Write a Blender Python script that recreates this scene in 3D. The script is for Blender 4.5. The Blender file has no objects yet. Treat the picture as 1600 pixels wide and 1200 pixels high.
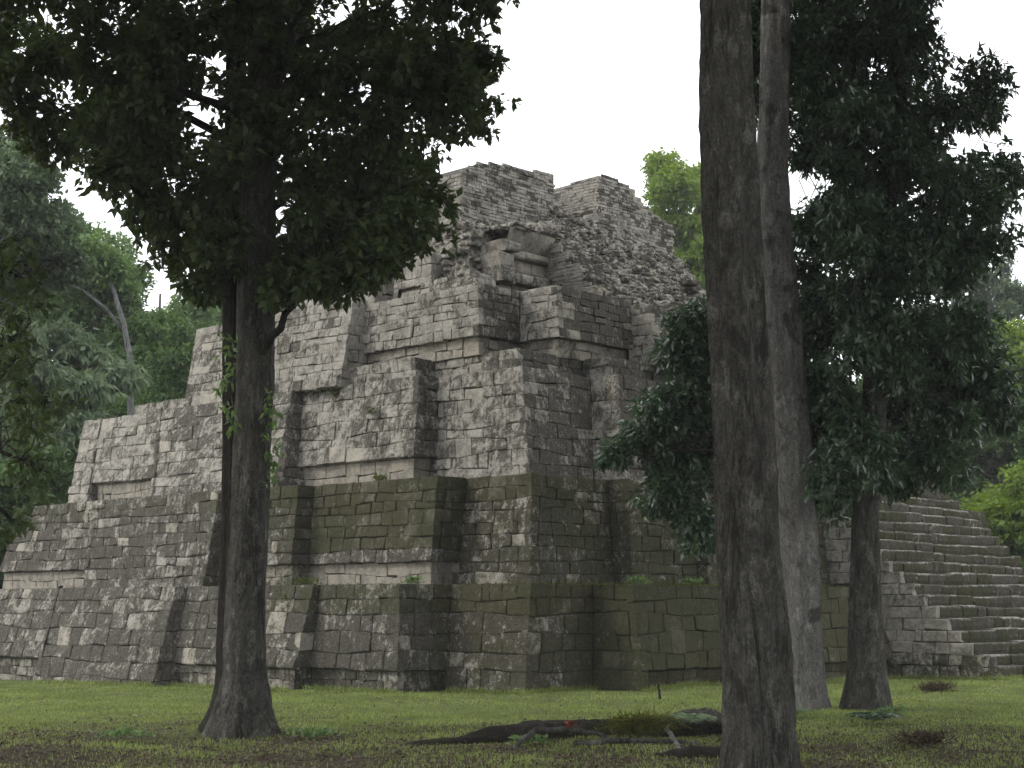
import bpy, bmesh, math, random
import numpy as np
from math import sin, cos, pi, radians, sqrt, hypot
from mathutils import Vector
random.seed(11)
rng = np.random.default_rng(7)
S = bpy.context.scene
COL = S.collection

# ------------------------------------------------------------------ camera, sky, sun, exposure
cam_d = bpy.data.cameras.new('camera')
cam = bpy.data.objects.new('camera', cam_d); COL.objects.link(cam)
cam.location = (0, 0, 1.6)
PITCH = math.atan(345 / 2400)
cam.rotation_euler = (pi / 2 + PITCH, 0, 0)
cam_d.sensor_width = 36; cam_d.lens = 2400 / 1600 * 36
cam_d.clip_start = .1; cam_d.clip_end = 1500
S.camera = cam

SUN_EL, SUN_AZ = radians(34), radians(-102)      # sun from the left, veiled by cloud
w = bpy.data.worlds.new('World'); S.world = w; w.use_nodes = True
wn = w.node_tree; wn.nodes.clear()
sky = wn.nodes.new('ShaderNodeTexSky'); sky.sky_type = 'NISHITA'; sky.sun_disc = False
sky.sun_elevation = SUN_EL; sky.sun_rotation = SUN_AZ
mixw = wn.nodes.new('ShaderNodeMix'); mixw.data_type = 'RGBA'; mixw.inputs[0].default_value = .86
mixw.inputs[7].default_value = (11.1, 11.2, 11.4, 1)
bg = wn.nodes.new('ShaderNodeBackground'); bg.inputs[1].default_value = .15
wo = wn.nodes.new('ShaderNodeOutputWorld')
wn.links.new(sky.outputs[0], mixw.inputs[6]); wn.links.new(mixw.outputs[2], bg.inputs[0]); wn.links.new(bg.outputs[0], wo.inputs[0])
sl = bpy.data.lights.new('sun', 'SUN'); sl.energy = 1.15; sl.angle = radians(12); sl.color = (1, .95, .86)
sun = bpy.data.objects.new('sun', sl); COL.objects.link(sun)
sdir = Vector((sin(SUN_AZ) * cos(SUN_EL), cos(SUN_AZ) * cos(SUN_EL), sin(SUN_EL)))
sun.rotation_euler = sdir.to_track_quat('Z', 'Y').to_euler()
S.view_settings.view_transform = 'Standard'; S.view_settings.look = 'None'
S.view_settings.exposure = .42; S.view_settings.gamma = 1; S.view_settings.use_curve_mapping = False
S.render.engine = 'CYCLES'

# ------------------------------------------------------------------ materials
class NT:
    def __init__(s, name):
        s.m = bpy.data.materials.new(name); s.m.use_nodes = True
        s.t = s.m.node_tree; s.t.nodes.clear()
        s.out = s.n('ShaderNodeOutputMaterial')
    def n(s, t, **k):
        o = s.t.nodes.new(t)
        for a, b in k.items(): setattr(o, a, b)
        return o
    def l(s, a, b): s.t.links.new(a, b)
    def put(s, sock, v):
        if hasattr(v, 'is_output') or isinstance(v, bpy.types.NodeSocket): s.l(v, sock)
        else: sock.default_value = v
    def noise(s, vec, scale, detail=4, rough=.55, dist=0):
        o = s.n('ShaderNodeTexNoise'); s.l(vec, o.inputs['Vector'])
        o.inputs['Scale'].default_value = scale; o.inputs['Detail'].default_value = detail
        o.inputs['Roughness'].default_value = rough; o.inputs['Distortion'].default_value = dist
        return o.outputs[0]
    def math(s, op, a, b=0.0, c=0.0, clamp=False):
        o = s.n('ShaderNodeMath', operation=op); o.use_clamp = clamp
        s.put(o.inputs[0], a); s.put(o.inputs[1], b)
        if op in ('MULTIPLY_ADD',): s.put(o.inputs[2], c)
        return o.outputs[0]
    def ramp(s, v, a, b, c0=0.0, c1=1.0):
        o = s.n('ShaderNodeMapRange'); o.interpolation_type = 'SMOOTHSTEP'
        s.put(o.inputs[0], v); o.inputs[1].default_value = a; o.inputs[2].default_value = b
        o.inputs[3].default_value = c0; o.inputs[4].default_value = c1
        return o.outputs[0]
    def mix(s, f, a, b):
        o = s.n('ShaderNodeMix', data_type='RGBA'); s.put(o.inputs[0], f)
        s.put(o.inputs[6], a if not isinstance(a, tuple) else (*a, 1)); s.put(o.inputs[7], b if not isinstance(b, tuple) else (*b, 1))
        return o.outputs[2]
    def pos(s, sc=(1, 1, 1)):
        g = s.n('ShaderNodeNewGeometry'); m = s.n('ShaderNodeMapping'); m.inputs['Scale'].default_value = sc
        s.l(g.outputs['Position'], m.inputs[0]); return m.outputs[0]
    def attr(s, name):
        a = s.n('ShaderNodeAttribute', attribute_name=name); q = s.n('ShaderNodeSeparateColor')
        s.l(a.outputs['Color'], q.inputs[0]); return q.outputs
    def bump(s, h, dist, strength=1.0):
        b = s.n('ShaderNodeBump'); s.l(h, b.inputs['Height']); b.inputs['Distance'].default_value = dist
        b.inputs['Strength'].default_value = strength; return b.outputs[0]
    def finish(s, col, rough=.9, normal=None, spec=.25):
        p = s.n('ShaderNodeBsdfPrincipled'); s.put(p.inputs['Base Color'], col if not isinstance(col, tuple) else (*col, 1))
        s.put(p.inputs['Roughness'], rough); p.inputs['Specular IOR Level'].default_value = spec
        if normal is not None: s.l(normal, p.inputs['Normal'])
        s.l(p.outputs[0], s.out.inputs[0]); return s.m

def stone_material():
    t = NT('weathered_limestone'); P = t.pos(); st = t.attr('stone'); tone, moss, pale = st[0], st[1], st[2]
    big = t.noise(P, .45, 5, .6); mid = t.noise(P, 3.0, 11, .80, .6); fine = t.noise(P, 17, 9, .85, .3); blot = t.noise(P, 9, 9, .75, .9)
    streak = t.noise(t.pos((9, 9, 1.3)), 1.3, 9, .8); scr = t.noise(t.pos((5, 5, 3)), 5.5, 11, .88, 2.0)
    lime = t.mix(t.ramp(mid, .40, .58), (.41, .386, .338), (.228, .214, .184))
    lime = t.mix(t.ramp(fine, .47, .60, 0, .65), lime, (.12, .113, .10))
    d = t.math('MULTIPLY_ADD', big, .6, t.math('MULTIPLY_ADD', mid, 1.3, t.math('MULTIPLY_ADD', blot, 1.0, t.math('MULTIPLY', fine, .5))))
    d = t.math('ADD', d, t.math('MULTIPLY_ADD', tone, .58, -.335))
    d = t.math('ADD', d, t.math('MULTIPLY_ADD', streak, .9, -.45))
    d = t.math('SUBTRACT', d, t.math('MULTIPLY', pale, .38))
    dark = t.ramp(d, 1.57, 1.76)
    dk = t.mix(t.ramp(fine, .42, .62), (.026, .023, .016), (.094, .085, .066))
    dk = t.mix(t.ramp(blot, .54, .66, 0, .6), dk, (.15, .142, .125))
    c = t.mix(t.math('MULTIPLY', dark, .95), lime, dk)
    white = t.math('MULTIPLY', t.ramp(scr, .53, .58), t.math('MULTIPLY_ADD', tone, -.55, .95, clamp=True))
    c = t.mix(white, c, (.46, .443, .405))
    c = t.mix(t.math('MULTIPLY', pale, t.ramp(mid, .44, .60, .75, .1)), c, (.43, .385, .31))
    ms = t.math('ADD', t.math('MULTIPLY', moss, 1.15), t.math('MULTIPLY_ADD', mid, 1.2, t.math('MULTIPLY_ADD', blot, 1.2, -1.62)))
    mc = t.mix(t.ramp(fine, .38, .62), t.mix(t.ramp(big, .42, .56), (.044, .035, .018), (.024, .030, .011)), (.070, .070, .030))
    c = t.mix(t.math('MULTIPLY', t.ramp(ms, .02, .45), .82), c, mc)
    h = t.math('MULTIPLY_ADD', mid, 1.2, t.math('MULTIPLY_ADD', fine, .8, t.math('MULTIPLY', blot, .6)))
    return t.finish(c, .93, t.bump(h, .06, .9), .15)

def mortar_material():
    t = NT('dark_mortar'); P = t.pos(); c = t.mix(t.noise(P, 6, 6), (.03, .028, .022), (.085, .08, .065))
    return t.finish(c, .95, t.bump(t.noise(P, 20, 6), .03))

def plaster_material():
    t = NT('old_plaster'); P = t.pos(); mid = t.noise(P, 2.5, 7, .65); st = t.noise(t.pos((5, 5, .8)), 1.6, 6, .7)
    c = t.mix(t.ramp(mid, .35, .65), (.40, .37, .32), (.24, .22, .19))
    c = t.mix(t.ramp(st, .52, .68, 0, .8), c, (.07, .065, .055))
    return t.finish(c, .9, t.bump(t.noise(P, 12, 8, .7), .03))

def bark_material(name, c0, c1, lich, moss=0.0, dripk=.85):
    t = NT(name); P = t.pos((1, 1, .28)); a = t.noise(P, 16, 9, .78, .9); b = t.noise(t.pos(), 1.7, 6, .65, .5); f = t.noise(t.pos(), 34, 8, .85)
    patch = t.noise(t.pos((1, 1, .5)), 6, 7, .7)
    c = t.mix(t.ramp(a, .35, .65), c0, c1)
    c = t.mix(t.ramp(patch, .54, .62, 0, .8), c, lich)
    c = t.mix(t.ramp(f, .44, .6, 0, .6), c, tuple(v * .4 for v in c0)); c = t.mix(t.ramp(b, .53, .66, 0, .7), c, (.020, .018, .014))
    drip = t.noise(t.pos((3.2, 3.2, .55)), 1.5, 8, .8, .8); c = t.mix(t.ramp(drip, .52, .60, 0, dripk), c, (.020, .019, .014))
    if moss: c = t.mix(t.ramp(b, .5, .35, 0, moss), c, (.05, .06, .02))
    h = t.math('MULTIPLY_ADD', a, 1.0, t.math('MULTIPLY_ADD', f, .4, t.math('MULTIPLY', drip, 1.2)))
    return t.finish(c, .92, t.bump(h, .06, 1.0), .15)

def leaf_material(name, c0, c1, gloss=.45, trans=.35, spec=.35):
    t = NT(name); g = t.n('ShaderNodeNewGeometry'); r = g.outputs['Random Per Island']
    big = t.noise(t.pos(), .9, 3)
    c = t.mix(r, c0, c1); c = t.mix(t.ramp(big, .35, .65, 0, .5), c, tuple(v * .55 for v in c0))
    p = t.n('ShaderNodeBsdfPrincipled'); t.l(c, p.inputs['Base Color']); p.inputs['Roughness'].default_value = gloss
    p.inputs['Specular IOR Level'].default_value = spec
    tr = t.n('ShaderNodeBsdfTranslucent')
    hs = t.n('ShaderNodeHueSaturation'); hs.inputs['Value'].default_value = 1.5; hs.inputs['Saturation'].default_value = 1.15; hs.inputs['Hue'].default_value = .485
    t.l(c, hs.inputs['Color']); t.l(hs.outputs[0], tr.inputs[0])
    m = t.n('ShaderNodeMixShader'); m.inputs[0].default_value = trans
    t.l(p.outputs[0], m.inputs[1]); t.l(tr.outputs[0], m.inputs[2]); t.l(m.outputs[0], t.out.inputs[0])
    return t.m

def ground_material():
    t = NT('lawn_soil'); P = t.pos(); a = t.noise(P, .35, 6, .6); b = t.noise(P, 2.3, 7, .7); f = t.noise(P, 22, 8, .8)
    gr = t.mix(f, (.075, .10, .03), (.17, .20, .07)); so = t.mix(f, (.030, .024, .014), (.11, .09, .06))
    y = t.n('ShaderNodeSeparateXYZ'); t.l(P, y.inputs[0])
    near = t.ramp(y.outputs[1], 24.5, 17.0)
    k = t.math('ADD', t.math('MULTIPLY', near, .36), t.math('MULTIPLY_ADD', b, .9, t.math('MULTIPLY_ADD', a, .5, -.55)))
    far = t.ramp(y.outputs[1], 46, 52, 0, .8)
    c = t.mix(t.math('MAXIMUM', t.ramp(k, .12, .42), far), gr, so)
    return t.finish(c, .95, t.bump(t.math('ADD', b, f), .05), .1)

M = dict(
    stone=stone_material(), mortar=mortar_material(), plaster=plaster_material(), ground=ground_material(),
    bark=bark_material('grey_brown_bark', (.050, .048, .040), (.135, .130, .112), (.21, .205, .182)),
    bark_dark=bark_material('dark_bark', (.024, .021, .017), (.062, .056, .047), (.085, .08, .07), .5),
    bark_pale=bark_material('pale_flaky_bark', (.14, .135, .122), (.29, .283, .262), (.40, .39, .37), 0, .35),
    bark_white=bark_material('whitish_bark', (.16, .165, .165), (.26, .265, .265), (.33, .33, .33)),
    leaf_dark=leaf_material('dark_canopy_leaves', (.042, .066, .024), (.078, .112, .036), .5, .38),
    leaf_gloss=leaf_material('glossy_leaves', (.040, .074, .038), (.070, .118, .056), .32, .25, .6),
    leaf_mid=leaf_material('forest_leaves', (0.094, 0.166, 0.056), (0.160, 0.246, 0.085), .55, .35),
    leaf_bush=leaf_material('dense_forest_leaves', (0.060, 0.116, 0.034), (0.104, 0.179, 0.053), .55, .35),
    leaf_blue=leaf_material('bluish_forest_leaves', (.080, .125, .062), (.13, .185, .095), .5, .3),
    leaf_grey=leaf_material('grey_green_leaves', (0.132, 0.194, 0.109), (0.202, 0.265, 0.147), .5, .35),
    leaf_bright=leaf_material('yellow_green_leaves', (0.110, 0.182, 0.033), (0.176, 0.253, 0.050), .6, .45),
    grass=leaf_material('grass_blades', (.155, .205, .062), (.28, .34, .12), .7, .35, .2),
    litter=leaf_material('dry_leaf_litter', (.05, .036, .02), (.17, .14, .095), .8, .1, .2),
    moss=leaf_material('ledge_moss', (.06, .085, .02), (.13, .16, .035), .8, .2, .1),
    olive=leaf_material('olive_tuft', (.075, .085, .02), (.12, .125, .03), .7, .3, .2),
    red=leaf_material('red_leaf', (.30, .05, .02), (.38, .08, .03), .6, .2),
)

# ------------------------------------------------------------------ object helpers
def props(o, label=None, cat=None, group=None, kind=None):
    for k, v in (('label', label), ('category', cat), ('group', group), ('kind', kind)):
        if v: o[k] = v
    return o
def mesh_np(name, V, F, mat, parent=None, loc=(0, 0, 0), smooth=False, attr=None):
    """V (n,3) numpy, F list/array of equal-length faces or python lists"""
    me = bpy.data.meshes.new(name)
    V = np.asarray(V, dtype=np.float32) - np.asarray(loc, dtype=np.float32)
    if isinstance(F, np.ndarray):
        n, k = F.shape
        me.vertices.add(len(V)); me.vertices.foreach_set('co', V.ravel())
        me.loops.add(n * k); me.loops.foreach_set('vertex_index', F.astype(np.int32).ravel())
        me.polygons.add(n); me.polygons.foreach_set('loop_start', np.arange(0, n * k, k, dtype=np.int32))
        me.update(calc_edges=True)
    else:
        me.from_pydata(V.tolist(), [], F); me.update()
    if smooth: me.polygons.foreach_set('use_smooth', [True] * len(me.polygons))
    if attr is not None:
        ca = me.color_attributes.new('stone', 'FLOAT_COLOR', 'POINT')
        a = np.ones((len(V), 4), dtype=np.float32); a[:, :3] = attr; ca.data.foreach_set('color', a.ravel())
    me.materials.append(mat)
    o = bpy.data.objects.new(name, me); COL.objects.link(o)
    if parent is not None:
        o.parent = parent; base = Vector(parent_world(parent)); o.location = Vector(loc) - base
    else: o.location = loc
    o['_wl'] = tuple(float(v) for v in loc)
    return o
def parent_world(o): return o['_wl']
def empty(name, loc, **k):
    o = bpy.data.objects.new(name, None); COL.objects.link(o); o.location = loc; o.empty_display_size = .3
    o['_wl'] = tuple(float(v) for v in loc); return props(o, **k)

class MB:
    def __init__(s): s.V = []; s.F = []; s.A = []
    def add(s, V, F, a=(.5, 0, 0)):
        k = len(s.V); s.V += [tuple(v) for v in V]; s.F += [tuple(i + k for i in f) for f in F]; s.A += a if isinstance(a, list) else [a] * len(V)
    def build(s, name, mat, parent=None, loc=(0, 0, 0), smooth=False):
        return mesh_np(name, np.array(s.V), s.F, mat, parent, loc, smooth, np.array(s.A))
BOXF = [(0, 3, 2, 1), (4, 5, 6, 7), (0, 1, 5, 4), (1, 2, 6, 5), (2, 3, 7, 6), (3, 0, 4, 7)]

# local pyramid frame: a runs along the right face, b along the left face, origin at the near corner of the lowest terrace
O2 = (.236, 28.7); AX = (.682, .731); BX = (-.731, .682)
def W(a, b, z): return (O2[0] + AX[0] * a + BX[0] * b, O2[1] + AX[1] * a + BX[1] * b, z)

def ground_z(x, y):
    x = np.asarray(x, dtype=float); y = np.asarray(y, dtype=float)
    z = .03 * np.sin(x * .7 + 1) * np.sin(y * .45) + .02 * np.sin(x * 1.9 + y * 1.3)
    z = z - .22 * np.clip((-x - 4) / 9, 0, 1) * np.clip((y - 22) / 8, 0, 1)
    z = z + .07 * np.clip((x - 1) / 3, 0, 1) * np.clip((8 - x) / 3, 0, 1) * np.clip((y - 26) / 3, 0, 1)
    return z - .03

# ------------------------------------------------------------------ ground
def build_ground():
    def axis(lo, hi, f0, f1, s):      # fine between f0 and f1, coarse outside
        out = list(np.arange(f0, f1, s)); x = f0; d = s
        while x > lo: d *= 1.35; x -= d; out.insert(0, x)
        x = f1; d = s
        while x < hi: out.append(x); d *= 1.35; x += d
        out.append(hi + 50); return np.array(out)
    xs = axis(-350, 350, -16, 22, .35); ys = axis(-200, 500, 8, 46, .35)
    X, Y = np.meshgrid(xs, ys); V = np.stack([X, Y, ground_z(X, Y)], -1).reshape(-1, 3)
    nx, ny = len(xs), len(ys); i = np.arange(nx - 1); j = np.arange(ny - 1); I, J = np.meshgrid(i, j)
    a = (J * nx + I).ravel(); F = np.stack([a, a + 1, a + nx + 1, a + nx], 1)
    props(mesh_np('ground', V, F, M['ground'], smooth=True), kind='structure')
build_ground()

# ------------------------------------------------------------------ the pyramid
PYR = empty('stepped_pyramid', W(0, 0, 0), label='grey stone stepped pyramid with inset corners, wide staircase and ruined temple on top', cat='pyramid')
CAM = np.array((0, 0, 1.6))
STONES = []       # candidates for single stones: (score, terrace, V, F, A)
STUFF = MB()      # stones past the limit, joined

def lerp(p, q, t): return tuple(p[i] + (q[i] - p[i]) * t for i in range(3))
def stone_shape(P00, P10, P11, P01, n, proud, bev, gap_l, gap_r, gap=.011, depth=.15, jit=.01):
    """a dressed block: four front corners (bottom left, bottom right, top right, top left), outward normal n"""
    P00, P10, P11, P01 = map(np.array, (P00, P10, P11, P01)); n = np.array(n)
    ux = P10 - P00; lx = np.linalg.norm(ux) + 1e-6; ux = ux / lx; uz = P01 - P00; lz = np.linalg.norm(uz) + 1e-6; uz = uz / lz
    gl = gap if gap_l else -proud; gr = gap if gap_r else -proud
    J = lambda s=1.0: (random.gauss(0, jit * s) * ux) + (random.gauss(0, jit * s) * uz)
    out = [P00 + ux * gl + uz * gap + J(), P10 - ux * gr + uz * gap + J(), P11 - ux * gr - uz * gap + J(), P01 + ux * gl - uz * gap + J()]
    bl = bev if gap_l else .004; br = bev if gap_r else .004
    b = min(bev, lz * .3, lx * .3); bl = min(bl, lx * .3); br = min(br, lx * .3)
    ins = [out[0] + ux * bl + uz * b, out[1] - ux * br + uz * b, out[2] - ux * br - uz * b, out[3] + ux * bl - uz * b]
    # the front face gets a worn ridge: two extra points on it, so it is never a flat rectangle
    fr = [p + n * (proud + random.gauss(0, .006)) for p in ins]
    mid = sum(fr) / 4 + n * random.uniform(-.006, .016) + ux * random.uniform(-.2, .2) * lx + uz * random.uniform(-.15, .15) * lz
    ed = [p + n * (proud - b * .7) for p in out]
    bk = [p - n * depth for p in out]
    V = bk + ed + fr + [mid]
    F = []
    for i in range(4):
        k = (i + 1) % 4
        F += [(i, k, 4 + k, 4 + i), (4 + i, 4 + k, 8 + k, 8 + i), (8 + i, 8 + k, 12)]
    return V, F
def wall(P0, P1, Q0, Q1, rows, wd, terrace, ends=(True, True), tone=.5, moss=0, pale=0, ztop=None, proud=(.0, .022), bev=.03,
         single=True, miss=0.0, mossf=None, seed=None, gap=.005, jit=.011, depth=.15):
    """courses of blocks on the quad P0 P1 (bottom) Q0 Q1 (top); rows = heights of the joints; ends True = free convex corner"""
    if seed is not None: random.seed(seed)
    z0, z1 = P0[2], Q0[2]; L = hypot(P1[0] - P0[0], P1[1] - P0[1])
    d = ((P1[0] - P0[0]) / (L + 1e-9), (P1[1] - P0[1]) / (L + 1e-9)); nl = (-d[1], d[0])
    w0, w1 = np.array(W(*P0)), np.array(W(*P1)); q0 = np.array(W(*Q0))
    n = np.cross(w1 - w0, q0 - w0); n /= (np.linalg.norm(n) + 1e-9)
    nn = np.array(W(nl[0], nl[1], 0)) - np.array(W(0, 0, 0))
    if n @ nn < 0: n = -n
    for r in range(len(rows) - 1):
        za, zb = rows[r], rows[r + 1]
        if zb <= z0 + .02 or za >= z1 - .02: continue
        za, zb = max(za, z0), min(zb, z1); ta, tb = (za - z0) / (z1 - z0), (zb - z0) / (z1 - z0)
        A0, A1 = lerp(P0, Q0, ta), lerp(P1, Q1, ta); B0, B1 = lerp(P0, Q0, tb), lerp(P1, Q1, tb)
        cuts = [0.0]; u = 0.0
        while True:
            s = random.uniform(wd[0], wd[1]) * (1 if random.random() > .12 else .6) / L
            if u + s > 1 - .45 * wd[0] / L: break
            u += s; cuts.append(u)
        if len(cuts) > 1 and 1 - cuts[-1] > wd[1] * 1.15 / L: cuts.append((1 + cuts[-1]) / 2)
        cuts.append(1.0); sl = random.uniform(-.02, .02)
        for i in range(len(cuts) - 1):
            c0, c1 = cuts[i], cuts[i + 1]; cm = (c0 + c1) / 2
            if ztop is not None and zb > ztop(cm) + .03: continue
            if random.random() < miss: continue
            k0 = not (i == 0 and ends[0]); k1 = not (i == len(cuts) - 2 and ends[1])
            s0 = sl if i else 0; s1 = sl if i < len(cuts) - 2 else 0
            A = np.array(W(*lerp(A0, A1, c0))); B = np.array(W(*lerp(A0, A1, c1)))
            C = np.array(W(*lerp(B0, B1, min(1, c1 + s1 / L)))); D = np.array(W(*lerp(B0, B1, max(0, c0 + s0 / L))))
            for Q in (A, B, C, D):
                if za > z0 + .03 or Q is C or Q is D:
                    if (Q is C or Q is D) and zb > z1 - .02: continue
                    if (Q is A or Q is B) and za < z0 + .02: continue
                    zq = za if (Q is A or Q is B) else zb
                    Q[2] += .10 * (rows[1] - rows[0]) * (sin(Q[0] * 1.9 + zq * 7) + .7 * sin(Q[1] * 3.3 - zq * 11))
            pr = random.uniform(*proud) if (k0 and k1) else (proud[0] + proud[1]) * .5 + random.uniform(-.004, .004)
            if random.random() < .04: pr += .03
            V, F = stone_shape(A, B, C, D, n, pr, random.uniform(.35, .8) * bev, k0, k1, gap=gap, jit=jit, depth=depth)
            cen = (A + B + C + D) / 4
            ms = mossf(lerp(P0, P1, cm), (za + zb) / 2) if mossf else moss
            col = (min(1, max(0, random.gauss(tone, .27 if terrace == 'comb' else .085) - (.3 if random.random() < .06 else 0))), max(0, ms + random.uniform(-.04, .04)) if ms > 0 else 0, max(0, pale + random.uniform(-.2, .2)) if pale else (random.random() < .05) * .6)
            area = np.linalg.norm(B - A) * np.linalg.norm(D - A); v = CAM - cen; dist = np.linalg.norm(v); vis = (n @ v) / dist
            score = area * max(0, vis) / dist ** 2
            px = cen[0] / cen[1]
            if abs(px) > .335 or not single or (.165 < px < .2) or (-.178 < px < -.162): score = 0     # out of frame or behind a trunk
            STONES.append((score, terrace, V, F, col))

def rows_of(z0, z1, h, seed):
    r = random.Random(seed); n = max(1, round((z1 - z0) / h)); c = [0.0]
    for i in range(n): c.append(c[-1] + r.uniform(.82, 1.18))
    return [z0 + (z1 - z0) * v / c[-1] for v in c]

def miter(pts, types, off):
    """move every vertex inward by off[i] of its two segments; segment i runs from point i to i+1"""
    out = []
    for i, p in enumerate(pts):
        x, y = p
        for k in (i - 1, i):
            if 0 <= k < len(pts) - 1:
                q0, q1 = pts[k], pts[k + 1]; L = hypot(q1[0] - q0[0], q1[1] - q0[1]); d = ((q1[0] - q0[0]) / L, (q1[1] - q0[1]) / L)
                nrm = (round(-d[1]), round(d[0])); x -= nrm[0] * off(k); y -= nrm[1] * off(k)
        out.append((x, y))
    return out

def terrace(name, base, top, z0, z1, types, rowh, wd, seed, zr=None, dirt_shade=None, mossf=None, tone=.5, cap=True, core_to=(20, 17), bev=.03, single=True, ztops=None, label=None, palev=.8, gap=.005):
    """one storey: polyline base/top from the far right end round the corner to the far left end"""
    n = len(base); random.seed(seed)
    rows = rows_of(z0, z1, rowh, seed)
    if zr is not None: k = min(range(len(rows)), key=lambda i: abs(rows[i] - zr)); k = max(1, k); zr = rows[k]
    core = MB(); mi = .045
    def convex(i):        # is vertex i an outer corner
        if i <= 0 or i >= n - 1: return True
        (x0, y0), (x1, y1), (x2, y2) = base[i - 1], base[i], base[i + 1]
        return (x1 - x0) * (y2 - y1) - (y1 - y0) * (x2 - x1) < 0
    bc = miter(base, types, lambda k: mi); tc = miter(top, types, lambda k: mi)
    for i in range(n - 1):
        P0, P1 = (*base[i], z0), (*base[i + 1], z0); Q0, Q1 = (*top[i], z1), (*top[i + 1], z1)
        C0, C1, D0, D1 = (*bc[i], z0), (*bc[i + 1], z0), (*tc[i], z1), (*tc[i + 1], z1)
        right = abs(base[i + 1][0] - base[i][0]) > abs(base[i + 1][1] - base[i][1])   # faces the right-hand side
        tn = (dirt_shade(base[i], base[i + 1], right) if dirt_shade else (tone + (.16 if right else 0)))  # tone per face; darker right sides hold black lichen plus painted shade
        e = (convex(i), convex(i + 1)); zt = ztops.get(i) if ztops else None
        L = hypot(P1[0] - P0[0], P1[1] - P0[1])
        def ztf(u, zt=zt, i=i): return zt(base[i][1] + (base[i + 1][1] - base[i][1]) * u)
        kw = dict(ends=e, tone=tn, ztop=ztf if zt else None, mossf=mossf, bev=bev, single=single, gap=gap)
        if types[i] == 'F' or zr is None:
            wall(P0, P1, Q0, Q1, rows, wd, name, **kw)
            ncol = 24 if zt else 1
            for c in range(ncol):
                u0, u1 = c / ncol, (c + 1) / ncol
                f = 1.0
                if zt: f = min(1, max(.05, (min(ztf((u0 + u1) / 2), z1) - .22 * 0 - z0) / (z1 - z0)))
                a, b_ = lerp(C0, C1, u0), lerp(C0, C1, u1); c_, d_ = lerp(b_, lerp(D0, D1, u1), f), lerp(a, lerp(D0, D1, u0), f)
                core.add([W(*a), W(*b_), W(*c_), W(*d_)], [(0, 1, 2, 3)])
        else:
            t = (zr - z0) / (z1 - z0); R0, R1 = lerp(P0, Q0, t), lerp(P1, Q1, t)
            wall(R0, R1, Q0, Q1, rows, wd, name, **kw)
            r_in = .15
            pp = miter([lerp((*base[k], z0), (*top[k], z1), t)[:2] for k in range(n)], types, lambda k: r_in if types[k] != 'F' else 0)
            pb = miter(pp, types, lambda k: mi)
            a, b_ = (*pp[i], z0), (*pp[i + 1], z0); a2, b2 = (*pp[i], zr), (*pp[i + 1], zr)
            nr = max(1, round((zr - z0) / .26)); prow = [z0 + (zr - z0) * v / nr for v in range(nr + 1)]
            wall(a, b_, a2, b2, prow, (wd[0] * .9, wd[1] * 1.1), name, ends=e, tone=tn - .12, pale=palev * (.8 if right else 1), proud=(0, .012), bev=.016, single=single, mossf=mossf)
            ca, cb = (*pb[i], z0), (*pb[i + 1], z0); ca2, cb2 = (*pb[i], zr + .02), (*pb[i + 1], zr + .02)
            core.add([W(*ca), W(*cb), W(*cb2), W(*ca2)], [(0, 1, 2, 3)])
            K0, K1 = lerp(C0, D0, t), lerp(C1, D1, t)
            K0, K1 = (K0[0], K0[1], zr + .02), (K1[0], K1[1], zr + .02)
            core.add([W(*ca2), W(*cb2), W(*K1), W(*K0)], [(0, 1, 2, 3)])
            core.add([W(*K0), W(*K1), W(*D1), W(*D0)], [(0, 1, 2, 3)])
    if zr is not None:
        t = (zr - z0) / (z1 - z0)
        for i in range(1, n - 1):
            if convex(i) or types[i - 1] == types[i]: continue
            f = i - 1 if types[i - 1] == 'F' else i; q0, q1 = base[f], base[f + 1]; L = hypot(q1[0] - q0[0], q1[1] - q0[1]); dx, dy = (q1[0] - q0[0]) / L, (q1[1] - q0[1]) / L
            v0, v1 = (*base[i], z0), lerp((*base[i], z0), (*top[i], z1), t)
            s_ = .2 if f == i - 1 else -.2
            e0, e1 = (v0[0] + dx * s_, v0[1] + dy * s_, z0), (v1[0] + dx * s_, v1[1] + dy * s_, zr)
            a_, b_, c_, d_ = (v0, e0, v1, e1) if s_ > 0 else (e0, v0, e1, v1)
            wall(a_, b_, c_, (d_[0], d_[1], d_[2]), [z0, (z0 + zr) / 2, zr], (.2, .3), name, ends=(False, False), tone=.7, mossf=mossf, single=False)
    if cap:
        poly = [(*p, z1 - .03) for p in tc]
        back = [(core_to[0], poly[0][1], z1 - .03)] if poly[0][0] < core_to[0] else []
        ring = poly + [(poly[0][0] if poly[0][0] > poly[-1][0] else core_to[0], poly[-1][1], z1 - .03)]
        bm = bmesh.new(); vs = [bm.verts.new(W(*p)) for p in ring]; f = bm.faces.new(vs)
        bmesh.ops.triangulate(bm, faces=[f]); bm.verts.index_update()
        core.add([tuple(v.co) for v in bm.verts], [tuple(v.index for v in f.verts) for f in bm.faces])
        # far ends, closed down to the foot
        for (p, q) in ((ring[-1], ring[0]), (ring[-2], ring[-1])):
            core.add([W(p[0], p[1], z0), W(q[0], q[1], z0), W(*q), W(*p)], [(0, 1, 2, 3)]); bm.free() if bm.is_valid and p is ring[-2] else None
    o = core.build('terrace_wall', M['mortar'], PYR, loc=W(*[(base[n // 2][0]), (base[n // 2][1])], z0))
    if label: o['label'] = label
    TER[name] = o
    return o
TER = {}

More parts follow.
